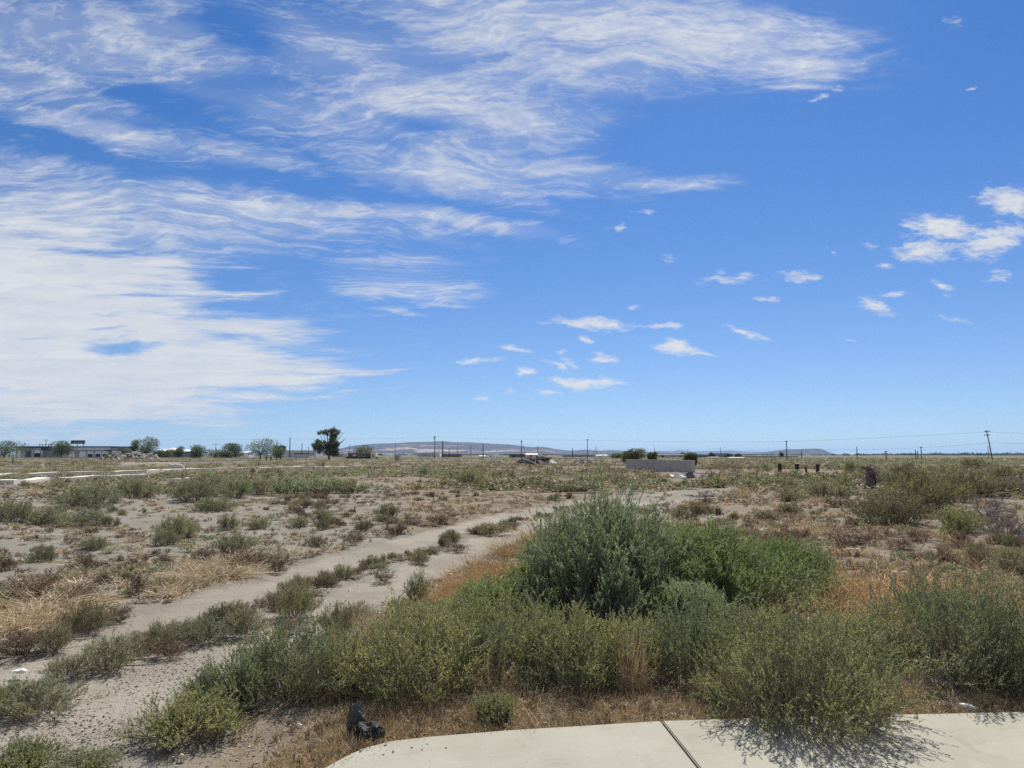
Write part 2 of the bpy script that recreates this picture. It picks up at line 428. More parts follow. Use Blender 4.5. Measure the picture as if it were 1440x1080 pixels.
EDGE_PX = [(330, 1200), (395, 1130), (440, 1098), (468, 1083), (490, 1070.5), (515, 1060), (550, 1051), (600, 1045), (720, 1035), (820, 1029), (930, 1022), (1080, 1017.3), (1260, 1013), (1440, 1009), (1700, 1004), (2200, 997)]
EDGE = np.array([gp(*p)[:2] for p in EDGE_PX])

def pix_of(x, y, z=0.0):
    """picture column and row of a world point (used to judge how large things show)"""
    dz = z - CAMH
    yc = -SP * y + CP * dz; zc = CP * y + SP * dz
    return 720 + FPX * x / zc, 540 - FPX * yc / zc

# ------------------------------------------------------------------ ground
def zone_litter(x, y):
    """0 bare sand .. 1 matted with dead weeds"""
    px, py = pix_of(x, np.maximum(y, 0.5), 0.0)
    d = np.hypot(x, y)
    l = np.clip((d - 26) / 22, 0, 1) * 0.95
    right = np.clip((px - 880) / 200, 0, 1) * np.clip((d - 6) / 3, 0, 1)
    l = np.maximum(l, 0.72 * right)
    l = np.maximum(l, 0.26 * np.clip((d - 7) / 4, 0, 1))
    mid = np.exp(-(((px - 700) / 230) ** 2)) * np.clip((d - 11) / 4, 0, 1) * 0.85
    l = np.maximum(l, mid)
    verge = np.clip(1 - (d - 4.0) / 3.2, 0, 1) * np.clip((px - 120) / 250, 0, 1) * np.clip(y / 2, 0, 1)
    return np.maximum(l, verge * 0.9)

def build_ground():
    def axis(n, a, b): return a * (np.exp(b * np.arange(n + 1)) - 1)
    xs = axis(270, 3.6, 0.0302); xs = np.concatenate([-xs[:0:-1], xs])
    ya = axis(330, 3.2, 0.0252) + 3.2; yb = -axis(30, 2.0, 0.18)[:0:-1] + 3.2
    ys = np.concatenate([yb[:-1], ya]) if yb[-1] >= 3.2 else np.concatenate([yb, ya])
    X, Y = np.meshgrid(xs, ys)
    Z = height(X, Y)
    R = rut_amount(X, Y) * np.clip((36 - Y) / 14, 0.25, 1)
    rng = np.random.default_rng(4)
    Z = Z - 0.035 * R
    d = np.hypot(X, Y)
    Z = Z + rng.normal(0, 1, Z.shape) * 0.010 * np.clip((d - 5.5) / 3, 0, 1) * np.clip((60 - d) / 40, 0, 1) * (1 - 0.75 * R)
    Z = np.where(Y < 3.0, 0.0, Z)
    V = np.stack([X, Y, Z], -1).reshape(-1, 3)
    nx, ny = len(xs), len(ys)
    i = np.arange(nx * ny).reshape(ny, nx)
    F = np.stack([i[:-1, :-1], i[:-1, 1:], i[1:, 1:], i[1:, :-1]], -1).reshape(-1, 4)
    me = bpy.data.meshes.new('ground')
    me.vertices.add(len(V)); me.vertices.foreach_set('co', V.astype(np.float32).ravel())
    me.loops.add(F.size); me.loops.foreach_set('vertex_index', F.astype(np.int32).ravel())
    me.polygons.add(len(F)); me.polygons.foreach_set('loop_start', np.arange(len(F), dtype=np.int32) * 4)
    me.polygons.foreach_set('loop_total', np.full(len(F), 4, np.int32))
    me.polygons.foreach_set('use_smooth', np.ones(len(F), bool))
    me.update(calc_edges=True)
    for nm, a in (('rut', R), ('litter', zone_litter(X, Y)), ('scrubland', np.clip((d - 120) / 260, 0, 1))):
        at_ = me.attributes.new(nm, 'FLOAT', 'POINT'); at_.data.foreach_set('value', a.astype(np.float32).ravel())
    m, T, b = mat('desert_soil')
    P = T.n.new('ShaderNodeNewGeometry').outputs['Position']
    def attr(n):
        q = T.n.new('ShaderNodeAttribute'); q.attribute_name = n; return q.outputs['Fac']
    rut, lit = attr('rut'), attr('litter')
    nb = T.noise(P, 0.33, 5, 0.6); nm_ = T.noise(P, 1.7, 6, 0.65); nf = T.noise(P, 22.0, 4, 0.7); ng = T.noise(P, 90.0, 2, 0.6)
    sand = T.mix(T.smooth(nm_, 0.32, 0.68), (0.160, 0.151, 0.127), (0.230, 0.219, 0.186))
    sand = T.mix(T.smooth(nb, 0.38, 0.66), sand, (0.188, 0.168, 0.138))
    # dark crumbs and pebbles
    peb = T.smooth(nf, 0.60, 0.70)
    sand = T.mix(T.math('MULTIPLY', peb, 0.55), sand, (0.13, 0.10, 0.075))
    vor = T.n.new('ShaderNodeTexVoronoi'); T.l.new(P, vor.inputs['Vector']); vor.inputs['Scale'].default_value = 62.0
    sp = T.math('MULTIPLY', T.smooth(vor.outputs['Distance'], 0.20, 0.10), T.smooth(nm_, 0.48, 0.60))
    sand = T.mix(T.math('MULTIPLY', sp, 0.7), sand, T.mix(T.smooth(nb, 0.4, 0.6), (0.10, 0.085, 0.07), (0.42, 0.38, 0.31)))
    deadf = T.smooth(T.math('ADD', T.math('MULTIPLY', nm_, 0.7), T.math('MULTIPLY', nf, 0.3)), 0.35, 0.65)
    dead = T.mix(deadf, (0.112, 0.085, 0.060), (0.215, 0.175, 0.122))
    edge = T.math('ADD', lit, T.math('MULTIPLY', T.math('SUBTRACT', T.math('ADD', T.math('MULTIPLY', nm_, 0.6), T.math('MULTIPLY', nb, 0.4)), 0.5), 2.1))
    c = T.mix(T.smooth(edge, 0.22, 0.85), sand, dead)
    nk = T.noise(T.mapping(P, scale=(0.02, 0.06, 1)), 1.0, 5, 0.65)
    c = T.mix(T.math('MULTIPLY', attr('scrubland'), 0.9), c, T.mix(T.smooth(nk, 0.35, 0.65), (0.085, 0.086, 0.055), (0.150, 0.138, 0.092)))
    path = T.mix(T.smooth(nm_, 0.35, 0.65), (0.237, 0.213, 0.174), (0.288, 0.261, 0.213))
    path = T.mix(T.math('MULTIPLY', T.smooth(nf, 0.57, 0.68), 0.5), path, (0.17, 0.14, 0.11))
    path = T.mix(T.math('MULTIPLY', T.smooth(nb, 0.40, 0.62), 0.45), path, (0.170, 0.148, 0.118))
    path = T.mix(T.math('MULTIPLY', sp, 0.6), path, (0.10, 0.085, 0.07))
    rf = T.smooth(T.math('ADD', rut, T.math('MULTIPLY', T.math('SUBTRACT', nm_, 0.5), 1.3)), 0.35, 0.75)
    c = T.mix(rf, c, path)
    c = T.mix(T.math('MULTIPLY', T.smooth(ng, 0.35, 0.7), 0.22), c, (0.16, 0.13, 0.10))
    T.l.new(c, b.inputs['Base Color']); b.inputs['Roughness'].default_value = 0.95; b.inputs['Specular IOR Level'].default_value = 0.08
    bp = T.n.new('ShaderNodeBump'); bp.inputs['Strength'].default_value = 0.9; bp.inputs['Distance'].default_value = 0.035
    T.l.new(T.math('ADD', T.math('MULTIPLY', nf, 0.6), T.math('ADD', nm_, T.math('MULTIPLY', ng, 0.2))), bp.inputs['Height'])
    T.l.new(bp.outputs[0], b.inputs['Normal'])
    me.materials.append(m)
    structure(link('ground', me))

def strip(P, width, z, thick, mb, mi=0, side=0.0):
    """a slab following a ground polyline P (n,3)"""
    P = np.asarray(P); L, R_ = [], []
    for i in range(len(P)):
        t = P[min(i + 1, len(P) - 1)] - P[max(i - 1, 0)]; t[2] = 0; t /= np.linalg.norm(t)
        n = np.array([-t[1], t[0], 0])
        L.append(P[i] + n * width * (0.5 + side)); R_.append(P[i] - n * width * (0.5 - side))
    L, R_ = np.array(L), np.array(R_)
    up = np.array([0, 0, z]); dn = np.array([0, 0, z - thick])
    v = np.concatenate([L + up, R_ + up, L + dn, R_ + dn]); k = len(P)
    f = []
    for i in range(k - 1):
        f += [(i, k + i, k + i + 1, i + 1), (k + i, 3 * k + i, 3 * k + i + 1, k + i + 1), (i + 1, 2 * k + i + 1, 2 * k + i, i)]
    f += [(0, 2 * k, 3 * k, k), (k - 1, 2 * k - 1, 4 * k - 1, 3 * k - 1)]
    mb.add(v, f, mi)

def build_sidewalk():
    import bmesh
    m, T, b = mat('broom_finished_concrete')
    P = T.n.new('ShaderNodeNewGeometry').outputs['Position']
    n1 = T.noise(P, 1.4, 5, 0.6); n2 = T.noise(P, 150.0, 3, 0.7); n3 = T.noise(T.mapping(P, rot=(0, 0, 0.12), scale=(7, 160, 1)), 1.0, 3, 0.6); n4 = T.noise(P, 9.0, 6, 0.7)
    c = T.mix(T.smooth(n1, 0.3, 0.7), (0.270, 0.256, 0.206), (0.310, 0.296, 0.242))
    c = T.mix(T.math('MULTIPLY', T.smooth(n2, 0.54, 0.72), 0.35), c, (0.27, 0.24, 0.19))
    c = T.mix(T.math('MULTIPLY', T.smooth(n4, 0.58, 0.75), 0.30), c, (0.36, 0.32, 0.245))
    c = T.mix(T.math('MULTIPLY', T.smooth(n3, 0.5, 0.75), 0.18), c, (0.36, 0.33, 0.26))
    n5 = T.noise(P, 3.1, 6, 0.72, dist=0.6)
    c = T.mix(T.math('MULTIPLY', T.smooth(n5, 0.54, 0.70), 0.55), c, (0.215, 0.19, 0.15))
    c = T.mix(T.math('MULTIPLY', T.smooth(n5, 0.44, 0.30), 0.30), c, (0.37, 0.355, 0.31))
    T.l.new(c, b.inputs['Base Color']); b.inputs['Roughness'].default_value = 0.9
    bp = T.n.new('ShaderNodeBump'); bp.inputs['Strength'].default_value = 0.5; bp.inputs['Distance'].default_value = 0.004
    T.l.new(T.math('ADD', n2, n3), bp.inputs['Height']); T.l.new(bp.outputs[0], b.inputs['Normal'])
    j0, j1 = gp(930, 1022)[:2], gp(976, 1081)[:2]
    jd = (j1 - j0) / np.linalg.norm(j1 - j0); jn = np.array([jd[1], -jd[0]])
    if jn[0] < 0: jn = -jn
    k = int(np.argmin(np.hypot(*(EDGE - j0).T)))
    far_l = EDGE[:k + 1][:, :]; far_r = EDGE[k:]
    jend = j0 + jd * ((-1.0 - j0[1]) / jd[1])
    g = 0.0065
    A = [*far_l[:-1], j0 - jn * g, jend - jn * g, np.array([EDGE[0][0] + 0.1, -1.0])]
    B = [j0 + jn * g, *far_r[1:], np.array([EDGE[-1][0], -1.0]), jend + jn * g]
    bm = bmesh.new()
    for poly in (A, B):
        vs = [bm.verts.new((p[0], p[1], 0.035)) for p in poly]
        f = bm.faces.new(vs); f.normal_update()
        if f.normal.z < 0: f.normal_flip()
        r = bmesh.ops.extrude_face_region(bm, geom=[f])
        for v in [e for e in r['geom'] if isinstance(e, bmesh.types.BMVert)]: v.co.z = 0.035
        for v in vs: v.co.z = -0.12
    bmesh.ops.recalc_face_normals(bm, faces=bm.faces)
    bmesh.ops.bevel(bm, geom=[e for e in bm.edges if all(v.co.z > 0.03 for v in e.verts)], offset=0.006, segments=2, affect='EDGES')
    me = bpy.data.meshes.new('sidewalk'); bm.to_mesh(me); bm.free(); me.materials.append(m)
    structure(link('sidewalk', me))

def build_far_ground():
    asphalt = plain('weathered_asphalt', (0.135, 0.13, 0.13), 0.9, 0.2, 0.6)
    grav = plain('grey_gravel', (0.20, 0.185, 0.175), 0.95, 0.25, 0.5)
    mb = MB(); strip([at(300, 208), at(430, 196), at(560, 190), at(690, 186)], 17.0, 0.02, 0.3, mb)
    structure(mb.build('road', asphalt))
    mb = MB(); strip([gp(975, 663.5), gp(1020, 664.5), gp(1060, 666), gp(1095, 667.5), gp(1180, 669)], 5.5, 0.03, 0.4, mb)
    structure(mb.build('gravel_path', grav))

def build_hills():
    m, T, b = mat('dry_hillside')
    P = T.n.new('ShaderNodeNewGeometry').outputs['Position']
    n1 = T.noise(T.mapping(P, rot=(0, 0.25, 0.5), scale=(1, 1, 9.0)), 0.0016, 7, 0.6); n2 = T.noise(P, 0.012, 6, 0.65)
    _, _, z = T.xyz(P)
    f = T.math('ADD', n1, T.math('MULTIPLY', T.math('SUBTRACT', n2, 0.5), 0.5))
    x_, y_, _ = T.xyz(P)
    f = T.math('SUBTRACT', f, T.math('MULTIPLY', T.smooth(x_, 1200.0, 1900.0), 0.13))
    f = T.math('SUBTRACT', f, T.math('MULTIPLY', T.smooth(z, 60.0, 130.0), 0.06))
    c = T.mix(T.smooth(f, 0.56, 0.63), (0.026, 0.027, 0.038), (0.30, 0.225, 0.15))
    T.l.new(c, b.inputs['Base Color'])
    def ridge(name, prof, dist, depth, seed, jag):
        rng = np.random.default_rng(seed)
        p = np.array(prof, float); n = 260
        px = np.linspace(p[0, 0], p[-1, 0], n)
        py = np.interp(px, p[:, 0], p[:, 1])
        k = np.ones(5) / 5; py[2:-2] = np.convolve(py, k, 'valid')
        hgt = np.maximum((HORIZON - py) * dist / FPX + CAMH, -2)
        m_ = 40; t = np.linspace(0, 1, m_)
        V = []
        ph = rng.uniform(0, 6.28, 8)
        for j, tt in enumerate(t):
            yy = dist - depth * (1 - tt)
            x = (px - 720) / FPX * yy
            gull = sum(np.sin(x * (0.0035 * 1.7 ** q) + ph[q] + 2.0 * tt * (q % 3 - 1)) / 1.5 ** q for q in range(7)) / 3.0
            prof_t = tt ** 1.35
            zz = hgt * prof_t + gull * jag * np.sin(math.pi * tt) * hgt / (hgt.max() + 1) - 3.0 * (1 - tt)
            V.append(np.stack([x, np.full(n, yy) + gull * depth * 0.03, zz], -1))
        for tt in (0.6, 0.0):                       # far side falls away
            V.append(np.stack([(px - 720) / FPX * (dist + depth * (1 - tt) * 0.8), np.full(n, dist + depth * (1 - tt) * 0.8), hgt * tt - 3.0], -1))
        V = np.concatenate(V); r = m_ + 2
        i = np.arange(n * r).reshape(r, n)
        F = np.stack([i[:-1, :-1], i[:-1, 1:], i[1:, 1:], i[1:, :-1]], -1).reshape(-1, 4)
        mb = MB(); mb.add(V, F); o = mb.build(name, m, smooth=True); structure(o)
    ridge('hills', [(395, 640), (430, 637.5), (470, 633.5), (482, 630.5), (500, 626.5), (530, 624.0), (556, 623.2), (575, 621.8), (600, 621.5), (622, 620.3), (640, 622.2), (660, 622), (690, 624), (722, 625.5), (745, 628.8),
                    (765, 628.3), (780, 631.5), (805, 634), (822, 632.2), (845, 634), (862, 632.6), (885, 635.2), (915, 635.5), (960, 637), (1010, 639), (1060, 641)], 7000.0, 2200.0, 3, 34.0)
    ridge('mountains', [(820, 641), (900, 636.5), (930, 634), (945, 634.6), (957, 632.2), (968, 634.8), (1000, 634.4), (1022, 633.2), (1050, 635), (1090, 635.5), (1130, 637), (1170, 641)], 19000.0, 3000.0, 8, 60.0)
    ridge('mesa', [(1020, 640.5), (1050, 638.2), (1072, 636), (1090, 633.6), (1104, 632), (1125, 631.7), (1140, 630.8), (1152, 631), (1158, 633), (1166, 636.6), (1178, 639.5), (1210, 640.6), (1290, 641)], 6300.0, 1300.0, 5, 20.0)

def build_haze():
    mb = MB(); top = 172.0
    mb.add([[-17000, -400, -6], [17000, -400, -6], [17000, 24500, -6], [-17000, 24500, -6], [-17000, -400, top], [17000, -400, top], [17000, 24500, top], [-17000, 24500, top]],
           [(0, 3, 2, 1), (4, 5, 6, 7), (0, 1, 5, 4), (1, 2, 6, 5), (2, 3, 7, 6), (3, 0, 4, 7)])
    m = bpy.data.materials.new('blue_air'); m.use_nodes = True; T = NT(m.node_tree); T.n.clear()
    out = T.n.new('ShaderNodeOutputMaterial'); pv = T.n.new('ShaderNodeVolumePrincipled')
    pv.inputs['Color'].default_value = (0.46, 0.66, 1.0, 1); pv.inputs['Density'].default_value = HAZE_DENSITY; pv.inputs['Anisotropy'].default_value = 0.0
    T.l.new(pv.outputs[0], out.inputs['Volume'])
    o = mb.build('haze', m); o['kind'] = 'stuff'
HAZE_DENSITY = 5.2e-5

build_ground(); build_sidewalk(); build_far_ground(); build_hills(); build_haze()
# ------------------------------------------------------------------ plant growing
def unit(v):
    return v / (np.linalg.norm(v, axis=-1, keepdims=True) + 1e-9)

def leaf_quads(P, D, L, Wd, rng, fold=0.0):
    k = len(P)
    D = unit(D)
    S = unit(np.cross(D, unit(rng.normal(size=(k, 3)))))
    L = np.broadcast_to(L, (k,))[:, None]; Wd = np.broadcast_to(Wd, (k,))[:, None]
    m = P + D * L * 0.45
    return np.stack([P, m + S * Wd * 0.5, P + D * L, m - S * Wd * 0.5], 1)

def seg_quads(A, B, ra, rb):
    """3-sided tubes from A to B, all as quads: (3k,4,3)"""
    k = len(A)
    d = unit(B - A)
    ref = np.where(np.abs(d[:, 2:3]) < 0.9, np.array([[0, 0, 1.0]]), np.array([[1.0, 0, 0]]))
    u = unit(np.cross(d, ref)); w = np.cross(d, u)
    ra = np.broadcast_to(ra, (k,))[:, None]; rb = np.broadcast_to(rb, (k,))[:, None]
    q = []
    for i in range(3):
        a0, a1 = i * 2.0944, (i + 1) * 2.0944
        o0 = math.cos(a0) * u + math.sin(a0) * w; o1 = math.cos(a1) * u + math.sin(a1) * w
        q.append(np.stack([A + o0 * ra, A + o1 * ra, B + o1 * rb, B + o0 * rb], 1))
    return np.concatenate(q)

def ribbon_quads(A, B, wa, wb, rng):
    k = len(A); d = unit(B - A)
    s = unit(np.cross(d, rng.normal(size=(k, 3))))
    wa = np.broadcast_to(wa, (k,))[:, None]; wb = np.broadcast_to(wb, (k,))[:, None]
    return np.stack([A - s * wa, A + s * wa, B + s * wb, B - s * wb], 1)

def shrub(seed, h, r, nst=60, ntw=9, nlf=9, leafL=0.016, leafW=0.004, upright=0.6, stem_r=0.003, twigL=0.14, dome=0.96, base=0.18,
          lobes=0.15, leaf_from=0.25, leaf_spread=0.8, thin=True, lean=(0.0, 0.0), ragged=0.22, twig_from=0.10, wands=0.0):
    """(stems, leaves) of a bushy plant: fans of stems, twigs on them, narrow leaves on the twigs"""
    g = np.random.default_rng(seed)
    ph = g.uniform(0, 2 * math.pi, nst); rho = np.sqrt(g.uniform(0.0, 1, nst))
    lob = 1 + lobes * np.sin(3 * ph + g.uniform(0, 6)) + lobes * np.sin(5 * ph + g.uniform(0, 6))
    hz = np.sqrt(np.clip(1 - dome * rho ** 2, 0.06, 1)) * g.uniform(1 - ragged, 1 + ragged * 0.55, nst)
    wand = np.where(g.uniform(0, 1, nst) < wands, g.uniform(1.12, 1.45, nst), 1.0); hz = hz * wand
    tip = np.stack([r * rho * np.cos(ph) * lob + lean[0] * hz * h, r * rho * np.sin(ph) * lob + lean[1] * hz * h, h * hz], -1)
    bs = np.stack([r * base * rho * np.cos(ph), r * base * rho * np.sin(ph), np.zeros(nst)], -1) + g.normal(0, 0.03 * r, (nst, 3)) * [1, 1, 0]
    ctl = bs * 0.55 + tip * 0.45; ctl[:, 2] = tip[:, 2] * g.uniform(0.45, 0.72, nst)
    ctl += g.normal(0, 0.05, (nst, 3)) * r
    def bez(i, t):
        t = t[:, None]
        return (1 - t) ** 2 * bs[i] + 2 * t * (1 - t) * ctl[i] + t * t * tip[i]
    def tan(i, t):
        t = t[:, None]
        return unit(2 * (1 - t) * (ctl[i] - bs[i]) + 2 * t * (tip[i] - ctl[i]))
    I = np.arange(nst); stems = []
    ns = 5; prev = bez(I, np.zeros(nst))
    for s in range(ns):
        t1 = np.full(nst, (s + 1) / ns); nx = bez(I, t1) + (g.normal(0, 0.012, (nst, 3)) * r if s < ns - 1 else 0)
        ra, rb = stem_r * (1 - 0.85 * s / ns), stem_r * (1 - 0.85 * (s + 1) / ns)
        stems.append(seg_quads(prev, nx, ra, rb)); prev = nx
    # twigs
    kt = nst * ntw
    ti = np.repeat(I, ntw); tt = twig_from + (1 - twig_from) * g.uniform(0.0, 1.0, kt) ** 0.8
    A = bez(ti, tt)
    D = unit(tan(ti, tt) * 0.75 + unit(g.normal(size=(kt, 3))) * 0.85 + np.array([0, 0, upright]))
    Lt = twigL * g.uniform(0.45, 1.25, kt) * (1.15 - 0.45 * tt)
    M = A + D * (Lt * 0.55)[:, None]
    D2 = unit(D + g.normal(0, 0.28, (kt, 3)) + np.array([0, 0, upright * 0.35]))
    B = M + D2 * (Lt * 0.45)[:, None]
    tr = stem_r * 0.30
    if thin:
        stems.append(ribbon_quads(A, M, tr, tr * 0.8, g)); stems.append(ribbon_quads(M, B, tr * 0.8, tr * 0.3, g))
    # leaves
    out = []
    if nlf:
        kl = kt * nlf
        li = np.repeat(np.arange(kt), nlf); s = g.uniform(leaf_from, 1.0, kl)
        lo = s < 0.55
        Pl = np.where(lo[:, None], A[li] + D[li] * (Lt[li] * s)[:, None], M[li] + D2[li] * (Lt[li] * (s - 0.55))[:, None])
        Dl = unit(np.where(lo[:, None], D[li], D2[li]) * 0.9 + unit(g.normal(size=(kl, 3))) * leaf_spread + np.array([0, 0, 0.18]))
        out.append(leaf_quads(Pl, Dl, leafL * g.uniform(0.6, 1.35, kl), leafW * g.uniform(0.7, 1.3, kl), g))
    st = np.concatenate(stems); lf = np.concatenate(out) if out else np.zeros((0, 4, 3))
    ref = lf if len(lf) else st
    kz = h / np.quantile(ref[..., 2], 0.978); cx, cy = lean[0] * h * 0.5, lean[1] * h * 0.5
    kr = r / np.quantile(np.hypot(ref[..., 0] - cx, ref[..., 1] - cy), 0.96)
    for a in (st, lf):
        if len(a):
            a[..., 2] = np.maximum(a[..., 2] * kz, 0.002); a[..., 0] *= kr; a[..., 1] *= kr
    return st, lf

def straw(seed, h, r, n=220, w=0.003, droop=0.45, spread=0.7, kink=0.15, seg=3):
    """a tuft of dry blades"""
    g = np.random.default_rng(seed)
    ph = g.uniform(0, 2 * math.pi, n); rho = np.sqrt(g.uniform(0, 1, n))
    P = np.stack([r * rho * np.cos(ph), r * rho * np.sin(ph), np.zeros(n)], -1)
    D = unit(np.stack([np.cos(ph) * rho * spread, np.sin(ph) * rho * spread, np.ones(n)], -1) + g.normal(0, 0.28, (n, 3)))
    L = h * g.uniform(0.45, 1.15, n) / seg
    S = unit(np.cross(D, g.normal(size=(n, 3))))
    q = []; wd = w * g.uniform(0.6, 1.4, n)
    for s in range(seg):
        N = P + D * L[:, None]
        N[:, 2] = np.maximum(N[:, 2], 0.004)
        w0, w1 = (wd * (1 - s / seg * 0.8))[:, None], (wd * (1 - (s + 1) / seg * 0.8))[:, None]
        q.append(np.stack([P - S * w0, P + S * w0, N + S * w1, N - S * w1], 1))
        P = N
        D = unit(D + g.normal(0, kink, (n, 3)) + np.array([0, 0, -droop / seg]) + np.stack([np.cos(ph), np.sin(ph), np.zeros(n)], -1) * 0.12)
    return np.concatenate(q)

def twiggy(seed, h, r, n=70, depth=3, w=0.0025, kids=3, flat=0.5):
    """dead springy twigs: a dried weed or tumbleweed"""
    g = np.random.default_rng(seed); q = []
    ph = g.uniform(0, 2 * math.pi, n)
    P = np.stack([np.cos(ph), np.sin(ph), np.zeros(n)], -1) * (r * 0.15 * np.sqrt(g.uniform(0, 1, n)))[:, None]
    el = g.uniform(0.15, 1.4, n)
    D = np.stack([np.cos(ph) * np.cos(el), np.sin(ph) * np.cos(el), np.sin(el)], -1)
    L = 0.55 * np.hypot(r * np.cos(el), h * np.sin(el))
    for lev in range(depth):
        M = P + D * (L * 0.5)[:, None] + g.normal(0, 0.03, P.shape) * r
        N = M + unit(D + g.normal(0, 0.35, D.shape)) * (L * 0.5)[:, None]
        for a in (M, N): a[:, 2] = np.maximum(a[:, 2], 0.003)
        ww = w * 0.62 ** lev
        q += [ribbon_quads(P, M, ww, ww * 0.85, g), ribbon_quads(M, N, ww * 0.85, ww * 0.6, g)]
        k = len(P)
        src = np.repeat(np.arange(k), kids); t = g.uniform(0.35, 1.0, k * kids)[:, None]
        P2 = np.where(t < 0.5, P[src] + (M - P)[src] * t * 2, M[src] + (N - M)[src] * (t * 2 - 1))
        D = unit(D[src] * 0.8 + unit(g.normal(size=(k * kids, 3))) * 0.8 + np.array([0, 0, 0.1]))
        L = L[src] * g.uniform(0.35, 0.75, k * kids); P = P2
    return np.concatenate(q)

G = dict(
    weed=leafy('green_weed_leaf', [(0.0, (0.1356, 0.1492, 0.0927)), (0.4, (0.2011, 0.217, 0.1379)), (0.75, (0.2735, 0.2893, 0.1865)), (0.93, (0.3503, 0.3559, 0.226)), (1.0, (0.4294, 0.3729, 0.2486))], 0.50),
    dark=leafy('dark_green_weed_leaf', [(0.0, (0.1012, 0.1265, 0.0851)), (0.5, (0.161, 0.1955, 0.1323)), (0.9, (0.2357, 0.2737, 0.1898)), (1.0, (0.322, 0.2932, 0.2127))], 0.46),
    rabbit=leafy('grey_green_brush_leaf', [(0.0, (0.142, 0.174, 0.12)), (0.5, (0.206, 0.244, 0.175)), (1.0, (0.29, 0.325, 0.24))], 0.48, transtint=(1.15, 1.2, 0.7)),
    bright=leafy('fresh_green_brush_leaf', [(0.0, (0.115, 0.165, 0.085)), (0.5, (0.168, 0.215, 0.130)), (1.0, (0.24, 0.295, 0.17))], 0.50),
    sage=leafy('silvery_sage_leaf', [(0.0, (0.158, 0.166, 0.122)), (0.5, (0.215, 0.222, 0.168)), (0.9, (0.28, 0.284, 0.22)), (1.0, (0.33, 0.3, 0.22))], 0.36, objvar=0.3),
    olive=leafy('olive_scrub_leaf', [(0.0, (0.118, 0.112, 0.074)), (0.5, (0.18, 0.17, 0.115)), (0.85, (0.24, 0.222, 0.155)), (1.0, (0.33, 0.275, 0.19))], 0.30, objvar=0.5),
    brown=leafy('dead_brown_weed', [(0.0, (0.085, 0.058, 0.04)), (0.5, (0.15, 0.105, 0.072)), (0.85, (0.22, 0.158, 0.108)), (1.0, (0.32, 0.24, 0.165))], 0.25, objvar=0.4, transtint=(1.1, 1.0, 0.8)),
    straw=leafy('dry_straw', [(0.0, (0.2, 0.145, 0.085)), (0.4, (0.33, 0.258, 0.16)), (0.8, (0.46, 0.375, 0.245)), (1.0, (0.62, 0.54, 0.39))], 0.30, objvar=0.3, transtint=(1.15, 1.0, 0.75)),
    orange=leafy('rusty_dry_grass', [(0.0, (0.24, 0.15, 0.072)), (0.5, (0.39, 0.262, 0.13)), (0.9, (0.53, 0.39, 0.21)), (1.0, (0.62, 0.5, 0.31))], 0.32, objvar=0.3, transtint=(1.1, 1.0, 0.8)),
    grey=leafy('bleached_twig', [(0.0, (0.135, 0.108, 0.095)), (0.5, (0.215, 0.180, 0.160)), (1.0, (0.33, 0.285, 0.25))], 0.12, objvar=0.3, transtint=(1, 1, 1)),
    tree=leafy('tree_leaf', [(0.0, (0.062, 0.082, 0.04)), (0.5, (0.1, 0.124, 0.062)), (1.0, (0.155, 0.175, 0.09))], 0.30, objvar=0.35),
)
BARK = plain('grey_bark', (0.13, 0.105, 0.085), 0.95, 0.35, 2.0)
TWIG = plain('woody_stem', (0.25, 0.215, 0.165), 0.9, 0.3, 12.0)
GTWIG = plain('green_stem', (0.215, 0.205, 0.135), 0.85, 0.3, 12.0)
STEM_OF = dict(weed=GTWIG, dark=TWIG, rabbit=TWIG, bright=GTWIG, sage=TWIG, olive=TWIG)

# kinds used near (own mesh, parts) and in the middle distance (shared meshes)
def near_shrub(name, label, cat, mkey, px, pyb, wpx, hpx, seed, group=None, d=None, **kw):
    p = gp(px, pyb); dd = p[1]
    w, h = wpx * dd / FPX / CP, hpx * dd / FPX / CP * 0.985
    st, lf = shrub(seed, h, w / 2, **kw)
    t = thing(name, label, cat, p, 0.0, group)
    link('foliage', quad_mesh('foliage', [(lf, G[mkey])]), t)
    dead = twiggy(seed + 900, h * 0.92, w * 0.46, 34, 3, 0.0017 * max(1.0, dd / 5), 3)
    link('stems', quad_mesh('stems', [(st, STEM_OF[mkey]), (dead, G['grey'])]), t)
    return t

